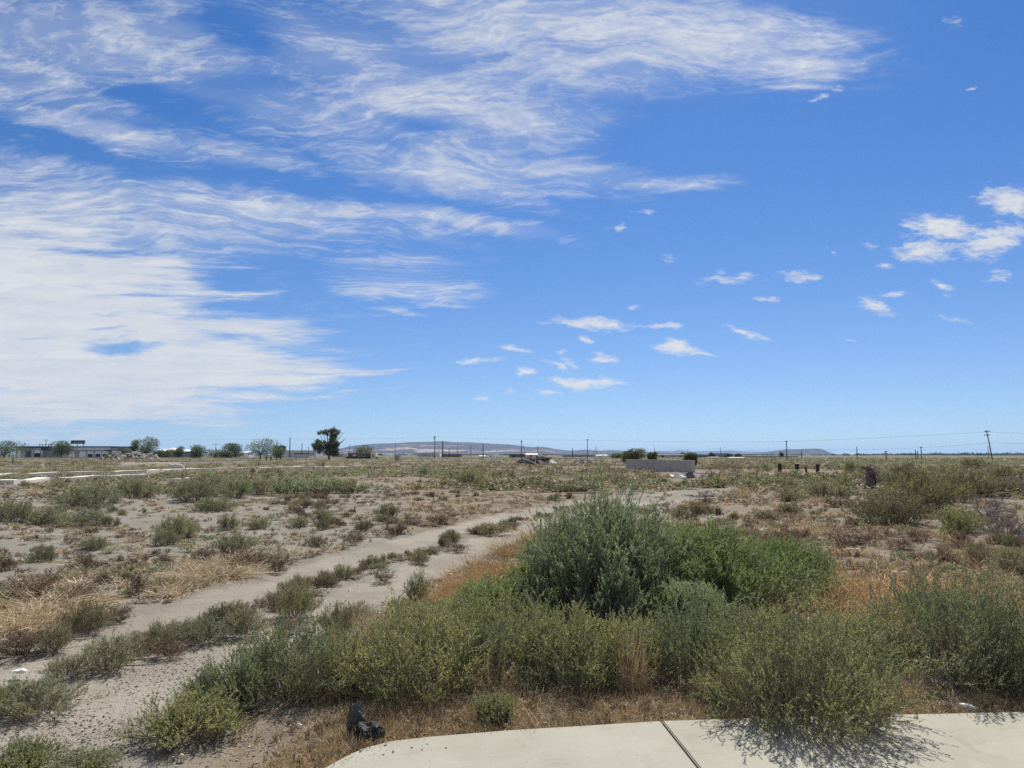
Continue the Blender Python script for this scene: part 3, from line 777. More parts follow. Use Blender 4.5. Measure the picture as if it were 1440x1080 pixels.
def tuft_mesh(key, seed, lod):
    """unit plants (height 1, radius 1) for copies; lod 0 close .. 2 far"""
    k = [1.0, 0.42, 0.16][lod]; s = [1.0, 1.75, 3.0][lod]
    if key in ('weed', 'dark', 'rabbit', 'bright', 'sage', 'olive'):
        up = {'sage': 0.9, 'weed': 0.6, 'dark': 0.55, 'rabbit': 1.1, 'bright': 1.0, 'olive': 0.6}[key]
        st, lf = shrub(seed, 1.0, 1.0, nst=int(95 * (0.55 + 0.45 * k)), ntw=max(4, int(11 * k ** 0.5)), nlf=max(4, int(11 * k ** 0.5)), leafL=0.062 * s, leafW=0.018 * s,
                       upright=up, stem_r=0.010 * s ** 0.5, twigL=0.34, dome=0.97, lobes=0.18, base=0.45, ragged=0.3, twig_from=0.05)
        return quad_mesh(key + '_plant', [(lf, G[key]), (st, STEM_OF[key])])
    if key in ('straw', 'orange'):
        return quad_mesh(key + '_tuft', [(straw(seed, 1.5, 0.75, int(620 * k + 60), 0.0085 * s, 1.3, 1.5, 0.5, 4), G[key])])
    a = twiggy(seed, 1.0, 1.0, int(34 * (0.5 + 0.5 * k)), 3 if lod < 2 else 2, 0.016 * s ** 0.8, 3)
    if key == 'grey':
        return quad_mesh('grey_plant', [(a, G['grey'])])
    g = np.random.default_rng(seed + 5); kk = int(2400 * k + 200)
    c = a[g.integers(0, len(a), kk)].mean(1) + g.normal(0, 0.03, (kk, 3)); c[:, 2] = np.maximum(c[:, 2], 0.01)
    lf = leaf_quads(c, g.normal(size=(kk, 3)) + [0, 0, 0.4], 0.055 * s * g.uniform(0.5, 1.4, kk), 0.020 * s, g)
    return quad_mesh('brown_plant', [(lf, G['brown']), (a, G['brown'])])

_T = {}
def template(key, lod, i):
    q = (key, lod, i % 4)
    if q not in _T: _T[q] = tuft_mesh(key, hash(key) % 1 + sum(map(ord, key)) * 7 + lod * 31 + (i % 4) * 101, lod)
    return _T[q]

NAME = dict(weed='green_weed', dark='green_weed', rabbit='brush_shrub', bright='brush_shrub', sage='sage_shrub', olive='scrub_shrub', brown='dried_weed', straw='straw_tuft', orange='straw_tuft', grey='dead_shrub')
CAT = dict(weed='weed', dark='weed', rabbit='shrub', bright='shrub', sage='shrub', olive='shrub', brown='dried weed', straw='dry grass', orange='dry grass', grey='dead shrub')
_rg = np.random.default_rng(77)
PLACED = []                                   # x, y, radius of every plant that is a thing
def plant(key, px, pyb, wpx, hpx, label, group=None, deep=None, cat=None):
    p = gp(px, pyb); d = p[1]
    w, h = wpx * d / FPX / CP / 2, hpx * d / FPX / CP
    lod = 0 if d < 13 else (1 if d < 38 else 2)
    if wpx > 60 and d > 13: lod = max(0, lod - 1)
    p = p + np.array([p[0], p[1], 0]) / np.hypot(p[0], p[1]) * w * 0.55 * (deep or 0.8)
    o = link(NAME[key], template(key, lod, int(_rg.integers(0, 4))))
    o.location = (p[0], p[1], float(height(p[0], p[1])) - 0.01)
    o.rotation_euler = (0, 0, float(_rg.uniform(0, 6.28)))
    o.scale = (w, w * (deep or 0.8), h)
    PLACED.append((p[0], p[1], w))
    return tag(o, label, cat or CAT[key], group)
# ------------------------------------------------------------------ the plants of the photograph, near to far
FK = dict(nst=150, ntw=9, nlf=26, leafL=0.0140, leafW=0.0049, upright=0.45, stem_r=0.0034, twigL=0.13, leaf_spread=0.7, leaf_from=0.12, base=0.55, lobes=0.16, twig_from=0.04, wands=0.17, ragged=0.34)
SH = 'foreground shrubs along the pavement'
near = [
 # name, label, key, px, base y, width, height, seed, extra
 ('green_weed', 'sprawling yellow-green weed overhanging the pavement and casting a spiky shadow on it', 'weed', 1125, 1013, 285, 148, 11, dict(nst=330, lobes=0.12, lean=(0.10, -0.10))),
 ('green_weed', 'dark green bushy weed with deep shade inside, right of the one overhanging the pavement', 'dark', 1345, 953, 254, 136, 12, dict(nst=300)),
 ('green_weed', 'tall dark weed at the right picture edge behind the pavement', 'dark', 1480, 975, 190, 125, 13, dict(nst=170)),
 ('green_weed', 'bushy green weed behind the strip of brown litter left of the overhanging weed', 'dark', 972, 952, 169, 92, 14, dict(nst=190)),
 ('green_weed', 'olive weed with a dark shaded base, beside a patch of straw in the pavement thicket', 'weed', 795, 961, 185, 100, 15, dict(nst=230)),
 ('green_weed', 'broad green weed straight behind the black rubbish bag', 'weed', 585, 976, 201, 111, 16, dict(nst=240)),
 ('green_weed', 'bushy grey-green weed left of the straw gap, beyond the black rubbish bag', 'dark', 415, 976, 201, 91, 17, dict(nst=210)),
 ('green_weed', 'low weed sprawling at the left end of the pavement thicket over bare gravel', 'weed', 268, 1036, 148, 54, 18, dict(nst=120, ragged=0.4)),
 ('green_weed', 'weed with thin upright sprays left of the bushy one, edge of the gravel patch', 'dark', 322, 1000, 116, 69, 19, dict(nst=90, upright=0.8, ragged=0.4)),
 ('green_weed', 'tall weed with upright wands between the bag thicket and the big shrub', 'weed', 675, 930, 174, 80, 20, dict(nst=190, upright=0.9)),
 ('green_weed', 'dense dark weed below the left skirt of the big round shrub', 'dark', 745, 898, 148, 54, 21, dict(nst=150, upright=0.9)),
 ('green_weed', 'upright weed in front of the big shrub, beside the small pale brush', 'weed', 885, 925, 159, 50, 22, dict(nst=150, upright=0.9)),
 ('green_weed', 'weed between the bright green mound and the overhanging weed', 'dark', 1035, 918, 169, 61, 23, dict(nst=170, upright=0.7)),
 ('green_weed', 'weed with straggling grey wands under the orange grass at the right', 'weed', 1205, 924, 159, 48, 24, dict(nst=150, upright=0.7, ragged=0.4)),
 ('green_weed', 'green weed standing behind the dark bushy weed at the right', 'dark', 1330, 884, 180, 52, 25, dict(nst=170, upright=0.8)),
 ('green_weed', 'pale weed left of the wand weed, at the bend of the nearer rut', 'weed', 580, 900, 127, 46, 26, dict(nst=110, upright=0.8)),
 ('green_weed', 'small bright weed rooted in the brown litter right at the pavement edge', 'weed', 697, 1016, 59, 34, 27, dict(nst=60, upright=0.9)),
 ('green_weed', 'straggly grey-green weed filling the gap right of the broad one behind the bag', 'dark', 690, 962, 130, 84, 30, dict(nst=120, upright=0.8, ragged=0.45)),
 ('green_weed', 'loose pale weed with straw through it, between two darker weeds near the middle', 'weed', 882, 955, 120, 78, 31, dict(nst=100, upright=0.7, ragged=0.45)),
 ('green_weed', 'thin loose weed in front of the straw gap left of the bag', 'weed', 490, 968, 110, 72, 32, dict(nst=80, upright=0.7, ragged=0.5)),
 ('green_weed', 'loose weed between the overhanging weed and the dark bushy one', 'weed', 1238, 952, 120, 78, 33, dict(nst=110, upright=0.7, ragged=0.45)),
 ('green_weed', 'weed in the lowest left corner of the gravel', 'weed', 20, 1084, 127, 33, 28, dict(nst=80, ragged=0.4)),
 ('green_weed', 'straggly weed beside the one in the lowest left corner', 'weed', 115, 1080, 95, 17, 29, dict(nst=50, ragged=0.5)),
]
for (nm, lb, key, px, pb, w, h, sd_, ex) in near:
    kw = dict(FK); kw.update(ex)
    d_ = gp(px, pb)[1]; q = max(1.0, d_ / 5.0)
    kw['leafL'] *= q ** 0.6; kw['leafW'] *= q ** 0.6
    near_shrub(nm, lb, 'weed', key, px, pb, w, h, sd_, SH, **kw)

# the big brush mound: needle-leaved shoots packed upright over a dark woody middle
BR = dict(nst=340, ntw=15, nlf=18, leafL=0.032, leafW=0.0056, upright=1.0, stem_r=0.007, twigL=0.22, base=0.30, dome=0.9, lobes=0.10, leaf_from=0.35, leaf_spread=0.55, ragged=0.12)
def brush(label, key, px, pb, w, h, seed, **ex):
    kw = dict(BR); kw.update(ex)
    near_shrub('brush_shrub', label, 'shrub', key, px, pb, w, h, seed, 'the big brush mound', **kw)
brush('tall round grey-green brush shrub, highest of the big mound', 'rabbit', 850, 866, 245, 148, 41, nst=520, dome=0.99, upright=0.85, wands=0.10)
brush('fresh green shrub right of the tall round one, middle of the big mound', 'bright', 985, 855, 245, 104, 42, nst=440, dome=0.99, upright=0.8, wands=0.06)
brush('low spreading green shrub at the right end of the big mound', 'bright', 1090, 838, 180, 70, 43, nst=320, dome=0.99, upright=0.7)
brush('small pale brush sprig standing before the dark hollow of the big mound', 'rabbit', 870, 900, 66, 92, 44, nst=80)
brush('dark left skirt of bright shoots below the tall round shrub', 'bright', 748, 868, 100, 66, 45, nst=120)
brush('upright green wands rising left of the big mound before the rusty grass', 'bright', 690, 880, 120, 56, 47, nst=130, ragged=0.4)
brush('green shrub filling in before the middle of the big mound', 'rabbit', 968, 893, 120, 66, 46, nst=140)

P_ = plant
# left edge and between the ruts
P_('sage', 60, 1008, 132, 40, 'grey-green tuft at the left picture edge beside the gravel')
P_('weed', 20, 1000, 79, 35, 'green tuft cut by the left picture edge, before the rut')
P_('sage', 150, 945, 105, 42, 'tallest green shrub on the ridge between the two ruts')
P_('sage', 92, 953, 79, 23, 'low left tail of the tallest green shrub between the ruts')
P_('brown', 235, 925, 79, 28, 'brown weed between the ruts, next to the tallest green shrub')
P_('sage', 280, 905, 96, 29, 'low green weed between the ruts beside a white stick')
P_('sage', 345, 893, 88, 32, 'thick green weed on the middle ridge between the ruts')
P_('olive', 415, 868, 79, 39, 'dark pointed weed on the middle ridge, tallest of its stretch')
P_('brown', 415, 890, 88, 21, 'brown litter weed below the dark pointed weed between the ruts')
P_('olive', 475, 895, 70, 39, 'green weed at the near edge of the nearer rut, left of the straw')
P_('sage', 500, 880, 61, 28, 'pale weed at the near edge of the nearer rut, behind its green neighbour')
P_('olive', 588, 845, 45, 35, 'grey weed standing alone in front of the orange grass by the rut')
P_('brown', 540, 818, 52, 18, 'brown low weed on the middle ridge of the track')
P_('olive', 590, 792, 35, 15, 'small weed halfway up the middle ridge of the track')
P_('brown', 640, 775, 61, 14, 'long brown weed strip on the upper middle ridge of the track')
P_('olive', 690, 752, 70, 14, 'olive weed strip at the far end of the middle ridge')
P_('brown', 720, 742, 44, 9, 'last brown weed on the middle ridge before the big mound')
# orange grass by the mound
for (x, y, w, h, l) in [(655, 838, 70, 52, 'rusty dry grass tuft left of the big mound, lower one'), (690, 815, 70, 48, 'rusty dry grass tuft left of the big mound, middle one'),
                        (725, 785, 60, 40, 'rusty dry grass tuft left of the big mound, upper one'), (760, 765, 50, 30, 'rusty dry grass tuft touching the left flank of the tall shrub'),
                        (620, 850, 60, 36, 'rusty dry grass tuft behind the lone grey weed')]:
    P_('orange', x, y, w, h, l, 'rusty grass beside the big mound')
for (x, y, w, h, l) in [(1240, 856, 140, 74, 'long bent straw grass standing right of the big mound'), (1180, 872, 120, 58, 'rusty grass leaning over the right foot of the big mound'),
                        (1300, 862, 130, 56, 'rusty grass behind the dark bushy weed'), (1400, 876, 140, 76, 'orange dry grass at the right picture edge'), (1440, 890, 120, 70, 'orange dry grass cut by the right picture edge'),
                        (1075, 880, 110, 52, 'bent straw stalks between the bright mound and the overhanging weed'), (1350, 848, 90, 30, 'low rusty grass beyond the dark bushy weed'), (1230, 905, 120, 60, 'rusty grass in the gap above the overhanging weed')]:
    P_('orange', x, y, w, h, l, 'rusty grass right of the big mound')
for (x, y, w, h, l) in [(470, 985, 70, 95, 'pale straw clump in the gap of the pavement thicket'), (505, 950, 60, 80, 'straw clump behind the gap of the pavement thicket'), (888, 975, 46, 90, 'straw slot between two weeds near the middle of the thicket'),
                        (1165, 1000, 50, 40, 'straw wisp under the overhanging weed'), (540, 905, 60, 60, 'pale bleached stalks above the wand weed'),
                        (655, 1004, 80, 34, 'low straw mat in the litter right of the black bag'), (745, 1006, 90, 34, 'low straw mat in the litter around the yellowish scrap'), (1010, 985, 70, 60, 'straw under the weed left of the overhanging one'),
                        (1265, 985, 70, 50, 'straw between the overhanging weed and the dark bushy one'), (700, 985, 60, 70, 'straw slot right of the weed behind the bag'), (620, 905, 80, 55, 'pale straw wands left of the wand weed')]:
    P_('straw', x, y, w, h, l, 'straw clumps in the pavement thicket')
P_('grey', 1010, 1000, 60, 50, 'bare grey twigs between the brown litter and the overhanging weed')
P_('grey', 1090, 1008, 90, 62, 'bare grey woody stems at the foot of the overhanging weed')
P_('grey', 1290, 985, 70, 34, 'bare grey twigs on the verge right of the overhanging weed')
P_('grey', 865, 845, 70, 34, 'bleached dead branches before the dark hollow of the big mound', cat='dead branches')

# left flat: sage shrubs
for row in [
 ('sage', 18, 735, 75, 29, 'dense grey-green shrub at the left picture edge on the sand'),
 ('sage', 70, 738, 68, 22, 'grey shrub with a round top, right of the edge shrub'),
 ('sage', 130, 715, 92, 30, 'big sage shrub with a dark left side, among the left sand hummocks'),
 ('sage', 118, 742, 85, 22, 'low sage spread before the big dark-sided shrub'),
 ('sage', 190, 700, 80, 25, 'sage shrub behind the big dark-sided shrub, toward the kerb'),
 ('sage', 82, 692, 36, 14, 'small sage ball near the lower kerb at the left'),
 ('sage', 272, 706, 80, 27, 'grey rounded sage, left of the darkest sage'),
 ('sage', 288, 695, 85, 27, 'greener sage rising behind the grey rounded one'),
 ('dark', 330, 700, 68, 25, 'darkest sage of the middle row on the left flat'),
 ('sage', 362, 697, 53, 23, 'pale green sage touching the darkest sage'),
 ('sage', 298, 720, 65, 18, 'low grey twiggy shrub before the darkest sage'),
 ('rabbit', 402, 697, 73, 23, 'dark green sage left of the white sand rise'),
 ('rabbit', 448, 695, 80, 23, 'light green sage beside the white sand rise'),
 ('sage', 492, 694, 63, 20, 'grey sage at the right end of the middle row'),
 ('sage', 250, 757, 74, 29, 'feathery sage alone on the open sand'),
 ('sage', 232, 768, 44, 22, 'smaller sage leaning on the feathery one'),
 ('sage', 322, 745, 44, 20, 'pale thin sage right of the feathery one'),
 ('sage', 330, 778, 66, 25, 'thin sage above the brown straw bed'),
 ('sage', 60, 792, 42, 23, 'small sage tuft left of a brown clump, on bare sand'),
 ('sage', 130, 775, 46, 18, 'yellowish sage with light tips, on the sand'),
 ('brown', 122, 802, 56, 26, 'dark brown dried clump under the yellowish sage'),
 ('brown', 10, 805, 40, 30, 'brown clump cut by the left edge, above the straw bed'),
 ('brown', 190, 838, 44, 44, 'tallest dark brown dried weed, pointed, by the farther rut'),
 ('brown', 145, 822, 34, 22, 'small brown weed left of the pointed dark one'),
 ('brown', 232, 797, 34, 24, 'compact reddish brown weed on open sand'),
 ('brown', 285, 790, 60, 24, 'brown weed at the left end of the straw bed by the farther rut'),
 ('brown', 390, 805, 44, 28, 'brown weed at the right end of the straw bed by the farther rut'),
 ('brown', 350, 800, 90, 30, 'wide brown weed in the straw bed by the farther rut'),
 ('straw', 300, 815, 120, 24, 'wide straw bed at the edge of the farther rut'),
 ('straw', 260, 828, 80, 18, 'straw wisps at the lower end of the wide straw bed'),
 ('brown', 40, 845, 110, 42, 'dark brown weed mat behind the yellow straw at the left edge'),
 ('brown', 110, 850, 80, 34, 'brown weed mat right of the one behind the yellow straw'),
 ('straw', 60, 868, 150, 36, 'tangled straw spread in the middle of the left edge bed'),
 ('straw', 330, 800, 130, 21, 'pale straw above the wide straw bed by the farther rut'),
 ('straw', 25, 890, 130, 41, 'yellow straw heap at the left edge'),
 ('straw', 85, 885, 110, 31, 'yellow straw heap with pale bent sticks'),
 ('brown', 30, 925, 120, 44, 'brown weeds in front of the yellow straw heap'),
 ('olive', 120, 890, 80, 38, 'green weed rooted in the straw beside the farther rut'),
 ('brown', 165, 875, 60, 28, 'brown trailing weed beside the farther rut'),
 ('olive', 75, 915, 66, 30, 'dull green weed under the yellow straw heap'),
 ('sage', 365, 745, 40, 15, 'pale tuft on the clean sand of the left flat'),
 ('sage', 420, 742, 36, 14, 'pale tiny tuft right of the pale one on clean sand'),
 ('brown', 445, 770, 54, 22, 'reddish brown weed before the middle of the farther rut'),
 ('sage', 455, 735, 41, 18, 'greyish tuft at the middle of the left flat'),
 ('brown', 500, 762, 56, 18, 'brown weed hugging the farther rut, third from its bend'),
 ('brown', 560, 752, 60, 20, 'dark brown weed row hugging the farther rut'),
 ('brown', 620, 738, 64, 20, 'brown weed row at the upper stretch of the farther rut'),
 ('olive', 545, 728, 40, 18, 'olive tuft above the dark brown weed row'),
 ('rabbit', 598, 671, 29, 14, 'bluish green shrub alone on the pale rise'),
 ('sage', 636, 673, 31, 11, 'dark sage on the skyline side of the pale rise'),
 ('sage', 662, 683, 48, 20, 'round sage with light top, beyond the brown field'),
 ('sage', 700, 673, 29, 11, 'sage left of its darker twin beyond the brown field'),
 ('dark', 720, 673, 17, 11, 'narrow dark sage, the darker twin beyond the brown field'),
 ('orange', 318, 668, 22, 15, 'orange dry bush standing before the kerb'),
 ('orange', 28, 669, 26, 10, 'dusty orange bush near the left edge before the kerb'),
]: plant(*row)
# right side
for row in [
 ('olive', 1255, 738, 120, 42, 'broad green scrub in front of the dead stump'),
 ('olive', 1305, 722, 110, 56, 'tall olive scrub right of the dead stump'),
 ('olive', 1355, 700, 90, 36, 'dark green scrub with a rounded top, right of the stump'),
 ('olive', 1275, 690, 60, 34, 'green scrub behind the stump'),
 ('dark', 1197, 664, 20, 17, 'dark rounded bush left of the stump, alone on the flat'),
 ('weed', 1350, 752, 70, 36, 'yellowish shrub right of the broad green scrub'),
 ('grey', 1415, 762, 110, 62, 'big grey dead tumbleweed heap at the right edge'),
 ('grey', 1385, 728, 90, 40, 'pinkish grey dead shrub behind the tumbleweed heap'),
 ('grey', 1430, 700, 70, 40, 'pale pink dead shrub at the right edge, near the skyline'),
 ('sage', 1425, 808, 60, 34, 'green tuft on the pale path at the right edge'),
 ('brown', 1200, 768, 110, 26, 'dark brown weed patch at the centre of the right field'),
 ('brown', 1260, 775, 90, 24, 'red-brown weed patch before the tumbleweed heap'),
 ('brown', 1330, 795, 80, 24, 'red-brown weed along the pale path on the right'),
 ('orange', 1038, 700, 30, 20, 'orange grass bush by the earth bank on the right'),
 ('orange', 1100, 687, 60, 12, 'long low orange grass strip before the posts'),
 ('orange', 1085, 684, 36, 10, 'left end of the orange grass strip before the posts'),
 ('sage', 1155, 700, 50, 22, 'grey-green shrub beyond the orange grass strip'),
 ('sage', 1185, 702, 44, 20, 'paler grey shrub beside the grey-green one past the orange strip'),
 ('olive', 1115, 705, 56, 18, 'olive low scrub in front of the grey-green shrub'),
 ('rabbit', 1076, 660, 18, 9, 'light green shrub left of the dark posts'),
 ('rabbit', 1118, 669, 24, 9, 'bluish green shrub at the foot of the dark posts'),
 ('olive', 1370, 662, 40, 16, 'dark scrub on the right skyline below the leaning pole'),
 ('olive', 1415, 680, 60, 24, 'olive scrub on the right before the tree line'),
]: plant(*row)

# ------------------------------------------------------------------ smaller weeds one can still tell apart, by the bed they stand in
def free(x, y, w, k=0.55):
    for (a, b, r) in PLACED:
        if math.hypot(a - x, b - y) < (r + w) * k: return False
    return True
def bed(n, x0, x1, y0, y1, keys, wr, hr, label, group, seed, inside=None):
    g = np.random.default_rng(seed); made = 0; tries = 0; cl = []
    while made < n and tries < n * 60:
        tries += 1
        if not cl or g.uniform() < 0.12: cl.append((g.uniform(x0, x1), y0 + (y1 - y0) * g.uniform(0, 1) ** 1.15))
        cx, cy = cl[int(g.integers(0, len(cl)))]; sp = (y1 - y0) * 0.09
        px, py = cx + g.normal(0, 5.5) * sp, cy + g.normal(0, 1) * sp
        if not (x0 - 30 < px < x1 + 30 and y0 < py < y1): continue
        if inside and not inside(px, py): continue
        p = gp(px, py); w = (wr[0] + (wr[1] - wr[0]) * g.uniform() ** 1.8) / 2
        if rut_amount(p[0], p[1]) > 0.15 or not free(p[0], p[1], w, 0.42): continue
        q = FPX * CP / p[1]
        key = keys[int(g.integers(0, len(keys)))]
        plant(key, px, py, 2 * w * q, g.uniform(*hr) * q, label[0] if isinstance(label, tuple) else label, group)
        made += 1
for bx in range(960, 1052, 15):
    q_ = gp(bx, 703); PLACED.append((q_[0], q_[1], 0.9))
def strip_bed(n, key_list, label, group, seed, u0, u1, wr, hr, side=0.0):
    g = np.random.default_rng(seed); made = 0; tries = 0
    ca = np.array(RUT_A[1:12]); cb = np.array(RUT_B[1:12])
    while made < n and tries < n * 40:
        tries += 1
        t = g.uniform(u0, u1) * 10; i = min(int(t), 9); f_ = t - i
        m = ((ca[i] + cb[i]) * (1 - f_) + (ca[i + 1] + cb[i + 1]) * f_) / 2
        p = m + np.array([g.normal(0, 0.10) + side, g.normal(0, 0.16), 0])
        w = g.uniform(*wr) / 2
        if rut_amount(p[0], p[1]) > 0.55 or not free(p[0], p[1], w, 0.35): continue
        px, py = pix_of(p[0], p[1], float(height(p[0], p[1]))); q = FPX * CP / p[1]
        plant(key_list[int(g.integers(0, len(key_list)))], px, py, 2 * w * q, g.uniform(*hr) * q, label, group); made += 1
strip_bed(64, ['brown', 'brown', 'olive', 'sage'], 'small weed of the strip left standing between the two wheel ruts', 'weeds between the wheel ruts', 21, 0.18, 0.95, (0.15, 0.5), (0.06, 0.20))
bed(26, 0, 420, 725, 800, ['brown'], (0.12, 0.6), (0.05, 0.17), 'small brown dried weed on the open sand left of the farther rut', 'small brown weeds on the left sand', 1)
bed(22, 0, 460, 695, 790, ['sage'], (0.12, 0.5), (0.08, 0.24), 'small grey-green sprig on the open sand left of the farther rut', 'small sage sprigs on the left sand', 2)
bed(70, 400, 800, 690, 748, ['brown', 'brown', 'brown', 'olive'], (0.35, 1.0), (0.1, 0.26), 'low brown weed of the crumbly field beyond the farther rut', 'low weeds of the crumbly field beyond the rut', 3)
bed(30, 450, 820, 676, 705, ['brown', 'olive', 'sage'], (0.5, 1.2), (0.15, 0.34), 'dull low weed between the crumbly field and the skyline scrub', 'weeds before the skyline scrub', 4)
bed(84, 930, 1440, 700, 800, ['brown', 'brown', 'brown', 'straw', 'olive'], (0.4, 1.1), (0.12, 0.34), 'dead brown weed in the matted field right of the big mound', 'dead weeds right of the big mound', 5)
bed(34, 1000, 1440, 668, 712, ['olive', 'sage', 'olive', 'grey'], (0.8, 1.8), (0.3, 0.65), 'olive scrub bush of the thick belt round the dead stump', 'scrub belt round the dead stump', 6)
bed(20, 0, 440, 664, 700, ['sage', 'olive', 'straw'], (0.6, 1.5), (0.2, 0.5), 'scrub bush between the two pale kerbs and the sand', 'scrub by the kerbs', 7)
bed(14, 0, 560, 800, 960, ['brown', 'sage'], (0.14, 0.35), (0.05, 0.14), 'tiny weed sprout at the edge of the wheel ruts', 'sprouts along the ruts', 8)

# ------------------------------------------------------------------ ground cover nobody could count
def scatter(name, key_templ, pos, sc, seed, label):
    """one mesh of many low plants"""
    g = np.random.default_rng(seed)
    buckets = {}
    for key, tm in key_templ.items():
        buckets[key] = tm
    keys = list(buckets); groups = []
    pick = g.integers(0, len(keys), len(pos)) if sc.shape[1] == 2 else sc[:, 2].astype(int)
    for ki, key in enumerate(keys):
        tms = buckets[key]
        for ti, tm in enumerate(tms):
            sel = np.where((pick == ki) & (np.arange(len(pos)) % len(tms) == ti))[0]
            if not len(sel): continue
            a = g.uniform(0, 6.283, len(sel)); c, s = np.cos(a), np.sin(a)
            w, h = sc[sel, 0], sc[sel, 1]
            x = (tm[None, ..., 0] * c[:, None, None] - tm[None, ..., 1] * s[:, None, None]) * w[:, None, None] + pos[sel, 0][:, None, None]
            y = (tm[None, ..., 0] * s[:, None, None] + tm[None, ..., 1] * c[:, None, None]) * w[:, None, None] + pos[sel, 1][:, None, None]
            z = tm[None, ..., 2] * h[:, None, None] + pos[sel, 2][:, None, None]
            groups.append((np.stack([x, y, z], -1).reshape(-1, 4, 3), G[key]))
    o = link(name, quad_mesh(name, groups))
    return tag(o, label, None, None, 'stuff')

def lowplant(key, seed, n):
    if key in ('straw', 'orange'): return straw(seed, 1.2, 0.8, max(6, n // 3), 0.05, 0.6, 0.9, 0.3, 3)
    if key in ('brown', 'grey'):
        a = twiggy(seed, 1.0, 1.0, max(4, n // 16), 2, 0.035, 3)
        g = np.random.default_rng(seed); k = n // 2
        c = a[g.integers(0, len(a), k)].mean(1) + g.normal(0, 0.06, (k, 3)); c[:, 2] = np.maximum(c[:, 2], 0.02)
        return np.concatenate([a, leaf_quads(c, g.normal(size=(k, 3)) + [0, 0, .3], 0.24 * g.uniform(.5, 1.4, k), 0.085, g)])
    st, lf = shrub(seed, 1.0, 1.0, nst=max(8, n // 8), ntw=3, nlf=4, leafL=0.30, leafW=0.105, upright=0.5, stem_r=0.02, twigL=0.4, base=0.45, ragged=0.35, thin=False, twig_from=0.05)
    return lf

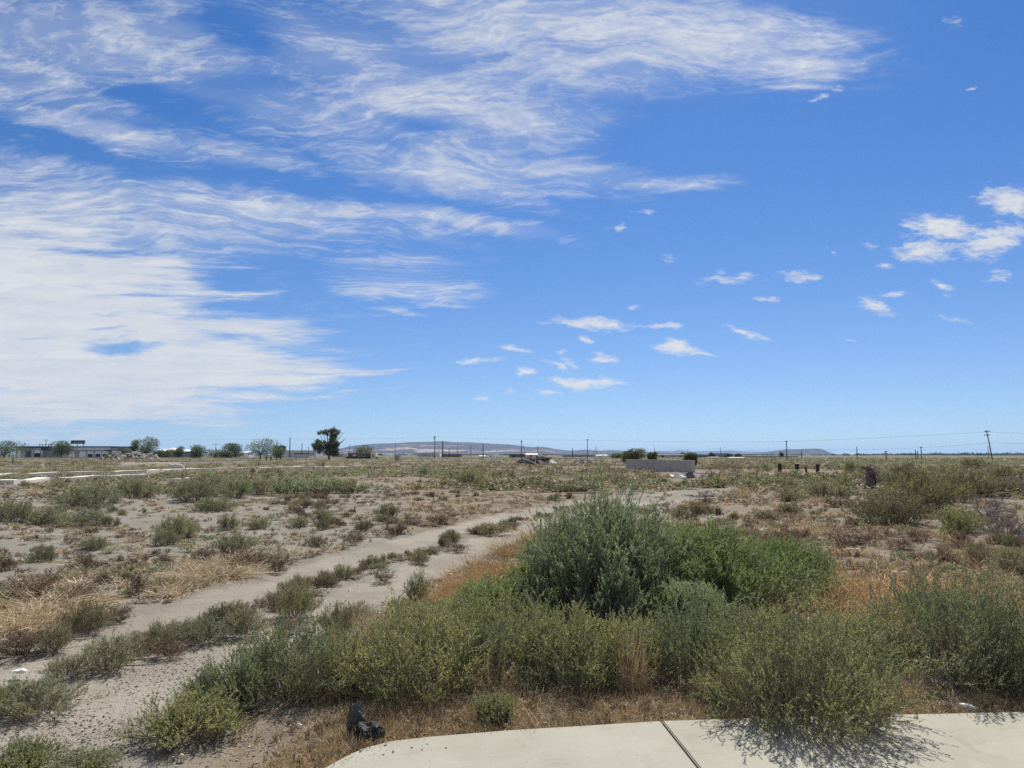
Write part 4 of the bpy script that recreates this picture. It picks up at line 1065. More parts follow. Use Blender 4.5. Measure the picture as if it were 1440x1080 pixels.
KERBS = [([(-60, 674), (0, 671), (80, 667.5), (200, 664.2), (268, 661.4)], 4.2), ([(7, 681.5), (60, 676.8), (120, 674.5), (205, 671.5)], 3.6), ([(165, 653.6), (250, 652), (352, 650.6)], 2.4),
         ([(262, 662.2), (330, 660.8), (450, 658.2)], 2.6), ([(448, 659), (505, 657.6)], 1.8)]
def build_cover():
    g = np.random.default_rng(9)
    # far scrub, fan of positions by distance
    n = 19000
    d = 30.0 * (420.0 / 30.0) ** (g.uniform(0, 1, n) ** 0.80)
    az = g.uniform(-0.78, 0.78, n)
    x, y = d * np.sin(az), d * np.cos(az)
    clump = np.sin(0.35 * x + 1.0) * np.sin(0.21 * y + 2.0) + np.sin(0.11 * x - 0.17 * y) + 0.6 * np.sin(0.9 * x + 0.4 * y)
    px, py = pix_of(x, y, height(x, y))
    dens = 0.66 + 0.26 * clump
    dens = np.where((px < 560) & (d < 44), dens * 0.28, dens)
    dens = np.where((px > 440) & (px < 620) & (d > 34) & (d < 52), dens * 0.15, dens)
    dens = np.where((px > 420) & (px < 700) & (d > 178) & (d < 206), 0, dens)
    keep = (g.uniform(0, 1, n) < dens) & (rut_amount(x, y) < 0.1)
    for pts, dep in KERBS:
        q = np.array(pts); ky = np.interp(px, q[:, 0], q[:, 1], left=-1e3, right=-1e3)
        keep &= ~((py > ky - 0.6) & (py < ky + dep))
    for (a0, a1, b0, b1) in ((936, 990, 663, 681), (948, 1058, 688, 722), (1085, 1160, 661, 672), (1195, 1262, 672, 692)):
        keep &= ~((px > a0) & (px < a1) & (py > b0) & (py < b1))
    for c in (gp(975, 663.5), gp(1020, 664.5), gp(1060, 666), gp(1095, 667.5), gp(1180, 669)):
        keep &= np.hypot(x - c[0], (y - c[1]) * 0.9) > 3.5
    x, y, d, px = x[keep], y[keep], d[keep], px[keep]
    z = height(x, y)
    w = g.uniform(0.30, 0.95, len(x)) * (1 + d / 400); h = g.uniform(0.14, 0.42, len(x)) * (1 + 0.3 * (px > 1000))
    tint = np.sin(0.06 * x + 0.5) + np.sin(0.09 * y + 0.05 * x) + g.normal(0, 0.9, len(x))
    kind = np.where(tint > 0.8, 2, np.where(tint < -0.5, 1, 0))
    kind = np.where((g.uniform(0, 1, len(x)) < 0.09), 3, kind)
    ks = ['olive', 'sage', 'brown', 'straw']
    T_ = {k: [lowplant(k, 300 + 17 * i + len(k), 90) for i in range(3)] for k in ks}
    o1 = scatter('desert_scrub', T_, np.stack([x, y, z - 0.02], -1), np.stack([w, h, kind], -1), 3, 'low olive scrub covering the flat lot out to the buildings')
    # crumbly brown weeds nearer by
    n = 16000
    az = g.uniform(-0.72, 0.72, n); d = 7.0 * (34.0 / 7.0) ** g.uniform(0, 1, n)
    x, y = d * np.sin(az), d * np.cos(az)
    l = zone_litter(x, y); px, py = pix_of(x, y)
    cl = np.sin(1.1 * x + 0.3) * np.sin(0.8 * y + 1.0) + 0.7 * np.sin(0.5 * x - 0.9 * y)
    left = 0.30 + 0.34 * (cl > 0.35)
    dens = np.clip(np.where(px > 930, 0.62 + 0.45 * cl, left + 0.5 * l), 0, 1)
    keep = (g.uniform(0, 1, n) < dens) & (rut_amount(x, y) < 0.2)
    x, y, d, px = x[keep], y[keep], d[keep], px[keep]
    w = g.uniform(0.04, 0.24, len(x)) ** 1.0; h = g.uniform(0.02, 0.11, len(x)) * (1 + 0.6 * (px > 930))
    kind = np.where(g.uniform(0, 1, len(x)) < 0.16, 1, np.where(g.uniform(0, 1, len(x)) < 0.15, 2, 0))
    ks = ['brown', 'straw', 'sage']
    T_ = {k: [lowplant(k, 500 + 13 * i + len(k), 130) for i in range(4)] for k in ks}
    scatter('dead_weeds', T_, np.stack([x, y, height(x, y) - 0.005], -1), np.stack([w, h, kind], -1), 4, 'crumbled brown weeds strewn over the sand')
    # dry grass and litter along the pavement
    n = 3600
    t = g.uniform(0, 1, n); s = np.interp(t, np.linspace(0, 1, len(EDGE)), np.arange(len(EDGE)))
    i = np.clip(s.astype(int), 0, len(EDGE) - 2); P = EDGE[i] + (EDGE[i + 1] - EDGE[i]) * (s - i)[:, None]
    off = np.abs(g.normal(0, 0.42, n)) + 0.02
    x, y = P[:, 0] * (1 + off / np.hypot(P[:, 0], P[:, 1])), P[:, 1] * (1 + off / np.hypot(P[:, 0], P[:, 1]))
    lx = gp(500, 1060)[0]; kp = (x > lx) | (g.uniform(0, 1, n) < 0.30); x, y, n = x[kp], y[kp], int(kp.sum())
    w = g.uniform(0.02, 0.07, n); h = g.uniform(0.02, 0.11, n)
    kind = np.where(g.uniform(0, 1, n) < 0.22, 1, np.where(g.uniform(0, 1, n) < 0.25, 2, 0))
    ks = ['straw', 'brown', 'orange']
    T_ = {'straw': [straw(900 + i_, 1.2, 0.9, 26, 0.035, 0.8, 1.4, 0.4) for i_ in range(4)], 'brown': [lowplant('brown', 910 + i_, 90) for i_ in range(4)], 'orange': [straw(930 + i_, 1.2, 0.9, 26, 0.035, 0.8, 1.4, 0.4) for i_ in range(3)]}
    scatter('dry_grass', T_, np.stack([x, y, height(x, y) - 0.003], -1), np.stack([w, h, kind], -1), 5, 'dry brown grass and litter along the pavement edge')
    # gravel crumbs
    n = 9000
    gx, gy = [], []
    for (cx, cy, rx, ry, k) in [(250, 940, 190, 45, 2600), (330, 1040, 210, 40, 2400), (120, 1030, 160, 40, 1200), (480, 1066, 70, 16, 700), (800, 1025, 330, 12, 900), (420, 820, 260, 60, 600), (1150, 1012, 300, 22, 500), (1000, 1050, 420, 30, 500)]:
        a, b = g.normal(cx, rx * 0.55, k), g.normal(cy, ry * 0.55, k)
        for q, r_ in zip(a, b):
            p = ray(q, max(r_, 700)); t_ = -CAMH / p[2]; gx.append(p[0] * t_); gy.append(p[1] * t_)
    x, y = np.array(gx), np.array(gy); n = len(x)
    e_y = np.interp(x, EDGE[:, 0], EDGE[:, 1], left=-9)
    on = (y < e_y) & (x > EDGE[3, 0]); keep = ~on | (g.uniform(0, 1, n) < np.where(x < 0.0, 0.16, 0.035))
    x, y, on = x[keep], y[keep], on[keep]; n = len(x)
    r = 0.0020 + 0.006 * g.uniform(0, 1, n) ** 6
    cube = np.array([[-1,-1,-1],[1,-1,-1],[1,1,-1],[-1,1,-1],[-1,-1,1],[1,-1,1],[1,1,1],[-1,1,1]]) * 0.72
    fc = [(0,3,2,1),(4,5,6,7),(0,1,5,4),(1,2,6,5),(2,3,7,6),(3,0,4,7)]
    V = cube[None] * (1 + g.uniform(-0.45, 0.45, (n, 8, 3))) * r[:, None, None] * np.array([1.25, 1.0, 0.75])
    a = g.uniform(0, 6.28, n); c, s_ = np.cos(a)[:, None], np.sin(a)[:, None]
    X = V[..., 0] * c - V[..., 1] * s_ + x[:, None]; Y = V[..., 0] * s_ + V[..., 1] * c + y[:, None]
    Z = V[..., 2] + (np.where(on, 0.035, height(x, y)) + r * 0.3)[:, None]
    V = np.stack([X, Y, Z], -1)
    gm = leafy('gravel_stone', [(0.0, (0.075, 0.062, 0.058)), (0.55, (0.14, 0.12, 0.108)), (0.8, (0.24, 0.205, 0.17)), (1.0, (0.42, 0.39, 0.34))], 0.0, objvar=0.0)
    o = link('gravel', quad_mesh('gravel', [(V[:, fc].reshape(-1, 4, 3), gm)]))
    tag(o, 'small dark stones loose on the sand and pavement end', None, None, 'stuff')
build_cover()
# ------------------------------------------------------------------ things people left on and round the lot
M = dict(
    cmu=None, wood=plain('weathered_wood', (0.10, 0.082, 0.070), 0.9, 0.3, 4.0), darkwood=plain('creosoted_timber', (0.040, 0.034, 0.032), 0.85, 0.3, 5.0),
    white=plain('white_paint', (0.84, 0.84, 0.82), 0.6, 0.06, 0.5), cream=plain('cream_paint', (0.62, 0.57, 0.45), 0.7, 0.08, 0.5), grey=plain('grey_paint', (0.42, 0.42, 0.42), 0.75, 0.12, 0.4),
    slate=plain('slate_blue_cladding', (0.25, 0.27, 0.32), 0.7, 0.12, 0.4), dark=plain('dark_trim', (0.035, 0.036, 0.042), 0.6, 0.2, 0.5), tan=plain('tan_block', (0.30, 0.25, 0.19), 0.85, 0.15, 0.4),
    brown=plain('brown_cladding', (0.15, 0.12, 0.095), 0.8, 0.15, 0.5), glass=plain('dark_glass', (0.025, 0.03, 0.04), 0.1, 0.1, 0.5, spec=0.6), metal=plain('galvanised_sheet', (0.50, 0.51, 0.53), 0.45, 0.1, 0.3, metal=0.4),
    concrete=plain('old_concrete', (0.40, 0.38, 0.35), 0.92, 0.2, 1.2, bump=0.01), kerb=plain('pale_kerb_concrete', (0.56, 0.53, 0.46), 0.9, 0.1, 0.8), rubble=plain('broken_concrete', (0.25, 0.225, 0.195), 0.95, 0.4, 1.5, bump=0.04),
    darkrub=plain('dark_rubble', (0.115, 0.105, 0.10), 0.95, 0.4, 1.8, bump=0.04), sign=plain('dark_sign_face', (0.03, 0.032, 0.045), 0.5, 0.1, 0.5), wire=plain('bare_wire', (0.06, 0.06, 0.065), 0.6, 0.1, 1.0),
    stump=plain('charred_dead_wood', (0.15, 0.125, 0.11), 0.95, 0.5, 7.0, bump=0.02), bleached=plain('bleached_dead_wood', (0.30, 0.26, 0.22), 0.9, 0.3, 6.0), soil=plain('clodded_grey_soil', (0.30, 0.27, 0.23), 0.95, 0.35, 3.0, bump=0.03))

# ---- block wall
def block_wall_mat():
    m, T, b = mat('hollow_block_masonry')
    tc = T.n.new('ShaderNodeTexCoord').outputs['Object']
    br = T.n.new('ShaderNodeTexBrick'); x, y, z = T.xyz(tc)
    T.l.new(T.comb(T.math('ADD', x, y), z, 0.0), br.inputs['Vector'])
    br.inputs['Scale'].default_value = 1.0; br.inputs['Brick Width'].default_value = 0.4; br.inputs['Row Height'].default_value = 0.2; br.inputs['Mortar Size'].default_value = 0.010
    br.inputs['Color1'].default_value = (0.37, 0.345, 0.32, 1); br.inputs['Color2'].default_value = (0.42, 0.39, 0.36, 1); br.inputs['Mortar'].default_value = (0.30, 0.285, 0.27, 1)
    n = T.noise(tc, 1.3, 5, 0.65)
    T.l.new(T.mix(T.math('MULTIPLY', T.smooth(n, 0.45, 0.7), 0.35), br.outputs['Color'], (0.22, 0.20, 0.185)), b.inputs['Base Color'])
    bp = T.n.new('ShaderNodeBump'); bp.inputs['Distance'].default_value = 0.008; bp.inputs['Strength'].default_value = 0.8
    T.l.new(br.outputs['Fac'], bp.inputs['Height']); bp.invert = True; T.l.new(bp.outputs[0], b.inputs['Normal'])
    return m
def build_wall():
    a, b = gp(880, 661.0), gp(973.3, 665.0)
    d = b - a; L = math.hypot(d[0], d[1]); rz = math.atan2(d[1], d[0])
    t = thing('block_wall', 'low free-standing concrete block wall on the open lot, bright at its right end', 'wall', (a[0], a[1], min(a[2], b[2]) - 0.05), rz)
    bm_ = block_wall_mat(); th = 0.30
    top = CAMH - (647.2 - HORIZON) / FPX * b[1]
    hh = top - (min(a[2], b[2]) - 0.05)
    mb = MB(); mb.box((L / 2, th / 2, (hh - 0.09) / 2), (L, th, hh - 0.09)); mb.build('wall_body', bm_, t)
    mb = MB()
    k = int(L / 0.4)
    for i in range(k): mb.box(((i + 0.5) * L / k, th / 2, hh - 0.045), (L / k - 0.008, th + 0.03, 0.09))
    mb.build('coping', M['concrete'], t)
build_wall()

# ---- kerbs of the unbuilt streets
for pts, w in [([(-60, 674), (0, 671), (80, 667.5), (200, 664.2), (268, 661.4)], 0.9), ([(7, 681.5), (60, 676.8), (120, 674.5), (205, 671.5)], 0.8), ([(165, 653.6), (250, 652), (352, 650.6)], 1.1), ([(262, 662.2), (330, 660.8), (450, 658.2)], 0.8), ([(448, 659), (505, 657.6)], 0.8), ([(8, 657.2), (60, 656.6)], 0.7), ([(242, 679.2), (275, 677.2)], 0.5)]:
    P = np.array([gp(*p) for p in pts]); Q = []
    for i in range(len(P) - 1):
        for s in np.linspace(0, 1, 9)[:-1]: Q.append(P[i] * (1 - s) + P[i + 1] * s)
    Q.append(P[-1]); Q = np.array(Q); Q[:, 2] = height(Q[:, 0], Q[:, 1])
    mb = MB(); strip(Q, w, 0.24, 0.6, mb); structure(mb.build('kerb', M['kerb']))

# ---- posts and stakes
def post(name, label, px, ytop, ybase, wpx, mkey, group, tilt=0.0, square=True):
    p = gp(px, ybase); d = p[1]; w = wpx * d / FPX; h = (ybase - ytop) * d / FPX
    rng = np.random.default_rng(int(px * 7))
    mb = MB()
    if square:
        mb.box((0, 0, h * 0.5 - 0.1), (w, w, h + 0.2), 0.3, jit=0.05, rng=rng)
        mb.box((0, 0, h + 0.012), (w * 0.86, w * 0.86, 0.03), 0.3, jit=0.05, rng=rng)
    else: mb.tube([(0, 0, -0.2), (0.02 * w, 0, h * 0.5), (0, 0.03 * w, h)], [w / 2, w / 2 * 0.95, w / 2 * 0.85], 8)
    o = mb.build(name, M[mkey]); o.location = p; o.rotation_euler = (0, tilt, 0.2)
    return tag(o, label, 'post', group)
post('timber_post', 'dark squared timber post, first of the three on the gravel path', 1097, 652.5, 664, 3.8, 'darkwood', 'timber posts by the gravel path')
post('timber_post', 'dark squared timber post, middle one by the gravel path', 1121, 652.8, 661.5, 4.2, 'darkwood', 'timber posts by the gravel path')
post('timber_post', 'dark squared timber post, the one closest to the leaning pole', 1150, 652.5, 666, 3.4, 'darkwood', 'timber posts by the gravel path', 0.03)
post('broken_post', 'stubby broken post between two tall dark timber posts', 1134, 656.5, 664, 3.0, 'darkwood', 'timber posts by the gravel path', -0.15, False)
for i, (x, yt) in enumerate([(365.5, 642.5), (374.5, 642), (381, 643), (388.5, 642.5), (394.5, 643)]):
    post('stub_post', 'short dark post in the row before the big round tree', x, yt, 647.3, 1.5, 'darkwood', 'short posts in a row before the big round tree')
for (x, yt, yb, l) in [(17.5, 642, 654, 'thin grey stake at the left before the warehouse'), (51, 652, 657, 'pale stake at the small kerb end'), (55, 650, 655, 'pale stake right behind the one at the small kerb end'), (101, 651, 656, 'pale stake of a close pair in the orange grass, left one'), (104, 651, 656, 'pale stake of a close pair in the orange grass, right one'),
                       (343.5, 658, 665, 'pale stake left of a taller one, by the kerb under the round tree'), (346.8, 658.5, 668.5, 'tallest pale stake, beside the orange bush by the kerb'), (363.3, 650.5, 654.5, 'thin stake below the big round tree'), (454, 650, 658, 'thin stake below the tall tree'), (548, 654.5, 659, 'dark short stake before the utility cabinet')]:
    post('survey_stake', l, x, yt, yb, 1.3, 'bleached' if 'pale' in l else 'wood', 'survey stakes on the lot')
def slab(name, label, cat, px, py, size, rz, tilt_x, tilt_y, mkey, z=0.0, group=None, d=None, jit=0.06):
    p = gp(px, py) if d is None else at(px, d)
    rng = np.random.default_rng(int(px * 13 + py))
    mb = MB(); R = Matrix.Rotation(tilt_x, 3, 'X') @ Matrix.Rotation(tilt_y, 3, 'Y')
    nx = max(1, int(size[0] / max(size) * 4))
    mb.box((0, 0, 0), size, 0, jit=jit, rng=rng, tilt=R)
    mb.box(tuple(np.array(R) @ np.array([size[0] * 0.1, 0.0, size[2] * 0.52])), (size[0] * 0.5, size[1] * 0.6, size[2] * 0.3), 0.0, jit=jit, rng=rng, tilt=R)
    o = mb.build(name, M[mkey]); o.location = (p[0], p[1], p[2] + z); o.rotation_euler = (0, 0, rz)
    return tag(o, label, cat, group)
post('kerb_end_block', 'white end block of the lower kerb at the left edge', 6.2, 680.5, 687, 2.4, 'kerb', None)
slab('concrete_block', 'pale concrete block alone in the scrub below the dome tent', 'block', 248, 659.5, (1.6, 1.0, 0.5), 0.2, 0, 0.1, 'kerb', 0.25)

# ---- rubble and mounds
def mound(name, label, px0, px1, ytop, d, depth, mkey, chunks, seed, csize=0.5, kind='stuff'):
    g = np.random.default_rng(seed); p = at((px0 + px1) / 2, d); W = (px1 - px0) * d / FPX; Hh = max(0.2, CAMH - (ytop - HORIZON) * d / FPX - p[2])
    n, m_ = 40, 24
    u, v = np.meshgrid(np.linspace(-1, 1, n), np.linspace(-1, 1, m_))
    r = np.clip(1 - np.abs(u) ** 2.4, 0, 1) * np.clip(1 - np.abs(v) ** 2.0, 0, 1)
    lump = 0.72 + 0.22 * np.sin(4.1 * u + seed) * np.sin(3.3 * v + seed * 2) + 0.16 * np.sin(9.0 * u + 2 * seed)
    Z = Hh * r ** 0.8 * lump + g.normal(0, 0.05, r.shape) * Hh * r - 0.06
    V = np.stack([u * W / 2, v * depth / 2, Z], -1).reshape(-1, 3)
    i = np.arange(n * m_).reshape(m_, n); F = np.stack([i[:-1, :-1], i[:-1, 1:], i[1:, 1:], i[1:, :-1]], -1).reshape(-1, 4)
    mb = MB(); mb.add(V, F)
    for _ in range(chunks):
        a, b = g.uniform(-0.95, 0.95), g.uniform(-1, 0.4)
        k = int((b + 1) / 2 * (m_ - 1)) * n + int((a + 1) / 2 * (n - 1)); s = csize * g.uniform(0.3, 1.0)
        R = Matrix.Rotation(g.uniform(-0.9, 0.9), 3, 'X') @ Matrix.Rotation(g.uniform(-0.9, 0.9), 3, 'Y')
        mb.box((V[k][0], V[k][1], V[k][2] + s * 0.1), (s * g.uniform(0.8, 2.2), s * g.uniform(0.8, 1.6), s * 0.45), g.uniform(0, 3), jit=0.2, rng=g, tilt=R)
    o = mb.build(name, M[mkey]); o.location = p
    return tag(o, label, None if kind == 'stuff' else 'mound', None, kind)
mound('rubble', 'long heap of broken concrete at the right end of the loading docks', 148, 222, 637.0, 262, 11.0, 'rubble', 150, 3, 1.3)
mound('rubble', 'dark heap of broken slabs in the middle of the skyline', 724, 772, 645.0, 118, 4.5, 'darkrub', 70, 5, 0.55)
mound('rubble', 'low heap of grey rubble right of the dark slab heap', 803, 834, 646.0, 125, 4.0, 'rubble', 50, 7, 0.4)
mound('rubble', 'flat dark rubble left of the dark slab heap', 684, 708, 648.5, 140, 3.0, 'darkrub', 26, 8, 0.4)
mound('dirt_mound', 'low bank of clodded grey earth behind the fresh green shrub', 955, 1052, 694.5, 26.5, 2.6, 'soil', 160, 11, 0.13, 'thing')
mound('dirt_mound', 'brown dirt spill at the right foot of the block wall', 975, 1018, 667.5, 50, 2.4, 'soil', 40, 13, 0.18, 'thing')
GS = 'slabs tipped on the dark rubble heap'
slab('concrete_slab', 'large dark slab leaning on the rubble heap, its flat face to the camera', 'slab', 762, 653, (2.6, 0.25, 1.7), 0.0, -0.6, 0.25, 'darkrub', 0.55, GS)
slab('concrete_slab', 'white panel tipped at the right end of the dark rubble heap', 'slab', 778, 653, (0.75, 0.12, 1.25), 0.2, -0.7, -0.75, 'white', 0.35, GS)
slab('concrete_slab', 'dark slab lying crosswise at the left of the rubble heap', 'slab', 744, 654, (2.4, 0.9, 0.3), 0.2, 0.2, 0.35, 'darkrub', 0.5, GS)
slab('concrete_slab', 'flat slab resting level on top of the rubble heap', 'slab', 765, 653, (2.8, 1.0, 0.2), 0.0, 0.05, -0.08, 'darkrub', 1.15, GS)
GT = 'rubbish dumped beside the block wall'
slab('foam_sheet', 'white foam sheet at the left end of the dump beside the block wall', 'sheet', 945.5, 672.5, (0.36, 0.3, 0.14), 0.1, 0.35, 0.3, 'white', 0.10, GT)
slab('plaster_board', 'pale blue-grey broken board in the dump beside the block wall', 'board', 952, 673, (0.40, 0.06, 0.34), 0.3, -0.5, 0.5, 'metal', 0.16, GT)
slab('plaster_board', 'whitish board lying flat in the middle of the dump beside the block wall', 'board', 959.5, 673.5, (0.44, 0.4, 0.10), 0.7, 0.35, 0.2, 'white', 0.15, GT)
slab('plaster_board', 'silver grey board standing in the middle of the dump beside the block wall', 'board', 964.5, 673, (0.34, 0.07, 0.36), -0.3, -0.4, 0.4, 'metal', 0.20, GT)
slab('plaster_board', 'dark grey board, widest in the dump beside the block wall', 'board', 971, 672.5, (0.55, 0.10, 0.40), 0.2, -0.5, -0.2, 'darkrub', 0.18, GT)
slab('plaster_board', 'white strip at the right end of the dump beside the block wall', 'board', 979.5, 673, (0.14, 0.08, 0.42), 0.2, -0.3, -0.7, 'white', 0.16, GT)

# ---- dead stump
def build_stump():
    p = gp(1222, 688); d = p[1]; s = d / FPX
    t = thing('dead_stump', 'charred uprooted tree stump rising from the scrub', 'stump', p)
    g = np.random.default_rng(2)
    mb = MB()
    def limb(pts, radii, n=9):
        P = []; R = []
        for i in range(len(pts) - 1):
            for q in np.linspace(0, 1, 5)[:-1]:
                P.append([a * (1 - q) + b * q + g.normal(0, 0.5) * s for a, b in zip(pts[i], pts[i + 1])]); R.append((radii[i] * (1 - q) + radii[i + 1] * q) * g.uniform(0.85, 1.18))
        P.append(pts[-1]); R.append(radii[-1]); mb.tube(P, R, n)
    S_ = lambda x, z, y=0.0: (x * s, y * s, z * s)
    limb([S_(3, -5), S_(2, 8), S_(3, 18), S_(4, 26), S_(1, 30.5), S_(-7, 27.5)], [7.5 * s, 6 * s, 4.8 * s, 3.8 * s, 3.0 * s, 0.9 * s])
    limb([S_(9, -4, 3), S_(8, 9, 2), S_(8, 20), S_(5, 29)], [4 * s, 3.2 * s, 2.6 * s, 1.0 * s])
    limb([S_(-3, -4, -3), S_(-4, 8, -3), S_(-1, 19, -2), S_(-2, 28)], [3.6 * s, 2.6 * s, 2.2 * s, .9 * s])
    limb([S_(-5, 5), S_(-10, 0), S_(-16, -7)], [3 * s, 2.4 * s, 1.4 * s]); limb([S_(-2, 28), S_(-8, 31), S_(-11, 26.5)], [1.5 * s, 1.2 * s, .4 * s], 6)
    for q in range(14):
        x0, z0 = g.uniform(-5, 9), g.uniform(6, 29); dx = g.choice([-1, 1]) * g.uniform(3, 8)
        limb([S_(x0, z0, -2), S_(x0 + dx * 0.6, z0 + g.uniform(-1, 3), -5), S_(x0 + dx, z0 + g.uniform(-4, 3), g.uniform(-9, -3))], [.9 * s, .6 * s, .2 * s], 5)
    mb.build('trunk', M['stump'], t)
    mb = MB(); limb([S_(4, 30, -5), S_(10, 22, -6), S_(15, 14, -4), S_(22, 9, -2), S_(32, 7)], [1.6 * s, 1.9 * s, 1.7 * s, 1.5 * s, .7 * s], 6); mb.build('bare_root', M['bleached'], t)
    mb = MB(); p2 = gp(1275, 684)
    P = [(0, 0, 0.05), (0.3, 0.1, 0.16), (0.62, 0.05, 0.22), (0.95, 0.1, 0.40)]
    mb.tube(P, [0.10, 0.14, 0.13, 0.05], 8); o = mb.build('fallen_log', M['stump']); o.location = (p2[0] - 0.4, p2[1], p2[2]); tag(o, 'short charred log lying right of the uprooted stump', 'log')
build_stump()

# ---- poles and wires
def pole(label, px, ytop, d, arm=0.0, arms=1, pxbase=None, r=0.16, can=False, group='utility poles along the skyline', ybase_z=None):
    b = at(pxbase if pxbase else px, d); h = top_at(ytop, d) - b[2]
    t = thing('utility_pole', label, 'utility pole', b, 0.0, group)
    dx = (px - (pxbase or px)) * d / FPX
    mb = MB(); mb.tube([(0, 0, -0.5), (dx * 0.5, 0, h * 0.5), (dx, 0, h)], [r * 1.15, r, r * 0.8], 8); mb.build('post', M['wood'], t)
    for k in range(arms if arm else 0):
        mb = MB(); zz = h - 0.35 - 1.0 * k; mb.box((dx, -r - 0.06, zz), (arm, 0.12, 0.14))
        a = mb.build('crossarm', M['wood'], t)
        mb = MB()
        for q in (-0.46, -0.2, 0.2, 0.46): mb.tube([(dx + q * arm, -r - 0.06, zz + 0.07), (dx + q * arm, -r - 0.06, zz + 0.28)], [0.06, 0.035], 6)
        mb.build('insulators', M['glass'], a)
    if can:
        mb = MB(); mb.tube([(dx - 0.32, -0.1, h - 1.6), (dx - 0.32, -0.1, h - 0.7)], [0.28, 0.28], 10); mb.build('transformer', M['grey'], t)
    return t
for a in [
 ('wooden pole before the flat-roofed warehouse, left of its front tree', 63.5, 618, 400, 2.2), ('pole with two crossarms right of the irregular tree by the rubble', 219, 616.5, 390, 2.4, 2), ('T shaped pole with a wide crossarm among the grey bushes', 303, 624, 400, 4.6),
 ('short pole just right of the T shaped one', 312, 629.5, 420), ('tall pole before the pale block, right of the big round tree', 407.3, 615, 400, 0, 1, None, 0.26), ('dark pole behind the low garage', 424.3, 623, 420, 0, 1, None, 0.22),
 ('pole between the garage and the tall tree', 433.5, 628.5, 430), ('pole left of the brown trailer', 491, 625.5, 470), ('faint pole between the trailer and the utility cabinet', 497.5, 629.5, 520), ('pole behind the utility cabinet', 555.5, 622.5, 470),
 ('tallest pole before the long hills, with a lamp-like top', 611.3, 613, 330, 1.0, 1, None, 0.17, True), ('thick short pole right of the tallest one before the hills', 622.5, 620, 330, 0, 1, None, 0.27), ('low pole right of the thick one', 631.5, 630, 380, 0, 1, None, .2), ('pole before the bright hill patch', 643.2, 626, 430), ('thin pole right of the bright hill patch', 662.2, 625, 450),
 ('dark pole left of the white silo', 679.3, 624, 390, 0, 1, None, 0.24), ('thin pole beside the cream shed behind the rubble', 756.3, 627, 400), ('thick low pole left of the tall pole past the rubble', 805, 630.5, 380, 0, 1, None, .24), ('tall pole past the rubble heaps', 826.3, 617.5, 330, 1.6), ('thin pole just right of the tall pole past the rubble', 838.2, 627, 450),
 ('thin pole over the trees behind the block wall', 920.3, 628.5, 480), ('pole over the bush at the right end of the block wall', 967.3, 632, 420), ('thin tall pole above the round dark trees', 1013.4, 628.5, 480), ('tall pole crossing the flat-topped mesa', 1106.5, 619.5, 225, 0.9), ('short pole right of the mesa-crossing pole', 1127.3, 633, 300),
 ('pole standing clear right of the mesa', 1205.3, 628, 240, 0, 1, None, .14), ('pole with a transformer can on the right skyline', 1245.6, 634, 230, 0.9, 1, 1246.5, .16, True), ('left pole of the close trio on the right skyline', 1287.8, 632.5, 245), ('shortest pole of the close trio on the right skyline', 1290.7, 634, 260), ('tallest pole of the close trio on the right skyline', 1295.6, 628, 250, 0.8),
 ('big leaning pole with a crossarm on the right skyline', 1389.5, 605, 190, 1.5, 2, 1395.5, .14), ('thin far pole behind the leaning pole', 1390, 627, 420),
]: pole(*a)
def wire(label, pts, sag=0.5):
    mb = MB(); Q = []
    W = []
    for (px, py, d) in pts:
        b = at(px, d); W.append(np.array([b[0], b[1], top_at(py, d)]))
    for a, b in zip(W[:-1], W[1:]):
        L = np.linalg.norm(b - a)
        for q in np.linspace(0, 1, 13)[:-1]: Q.append(a * (1 - q) + b * q - np.array([0, 0, 4 * sag * q * (1 - q) * L / 100]))
    Q.append(W[-1]); mb.tube(Q, 0.020, 4, cap=False)
    tag(mb.build('power_wire', M['wire']), label, 'wire', 'power wires strung between the skyline poles')
wire('upper power wire ending at the top of the big leaning pole', [(1600, 612, 185), (1389.5, 607.5, 190), (1106.5, 621, 225), (826.3, 619, 330), (611.3, 615, 330), (407.3, 617, 400), (219, 618.5, 390), (63, 620, 400)], 0.35)
wire('lower power wire passing the clear pole right of the mesa', [(1600, 626, 235), (1391, 622.5, 192), (1295.6, 629.5, 250), (1205.3, 632.5, 240), (1106.5, 632, 225), (920, 634, 480)], 0.25)

# ---- lamp mast on the rubble
def lamp_mast():
    b = at(733.3, 150); h = top_at(620, 150) - b[2]
    t = thing('lamp_mast', 'lamp mast with a round head and a raking stay above the rubble', 'lamp post', b)
    mb = MB(); mb.tube([(0, 0, -0.3), (0, 0, h - 0.2)], [0.09, 0.07], 8); mb.build('mast', M['dark'], t)
    mb = MB(); mb.tube([(0, 0, h - 0.25), (0, 0, h - 0.1), (0, 0, h + 0.06)], [0.10, 0.20, 0.10], 10); mb.build('lamp_head', M['dark'], t)
    mb = MB(); mb.tube([(1.0, 0, -0.2), (0.75, 0, h * 0.45), (0.38, 0, h * 0.86)], [0.06, 0.045, 0.03], 6); mb.build('stay', M['dark'], t)
lamp_mast()

# ---- utility cabinet
def cabinet():
    b = gp(559, 648.3); d = b[1]; s = d / FPX
    t = thing('utility_cabinet', 'grey utility cabinet standing alone before the distant hills', 'cabinet', b, -0.25)
    w, h = 7.2 * s, 9.0 * s
    mb = MB(); mb.box((0, 0, h * 0.47), (w, w * 0.8, h * 0.94 + 0.1)); mb.build('body', M['grey'], t)
    mb = MB(); mb.box((0, 0, h * 0.97), (w * 1.06, w * 0.86, h * 0.06)); mb.build('cover', M['concrete'], t)
    mb = MB(); mb.box((0, -w * 0.4 - 0.012, h * 0.48), (w * 0.8, 0.03, h * 0.78)); mb.build('door', M['tan'], t)
cabinet()

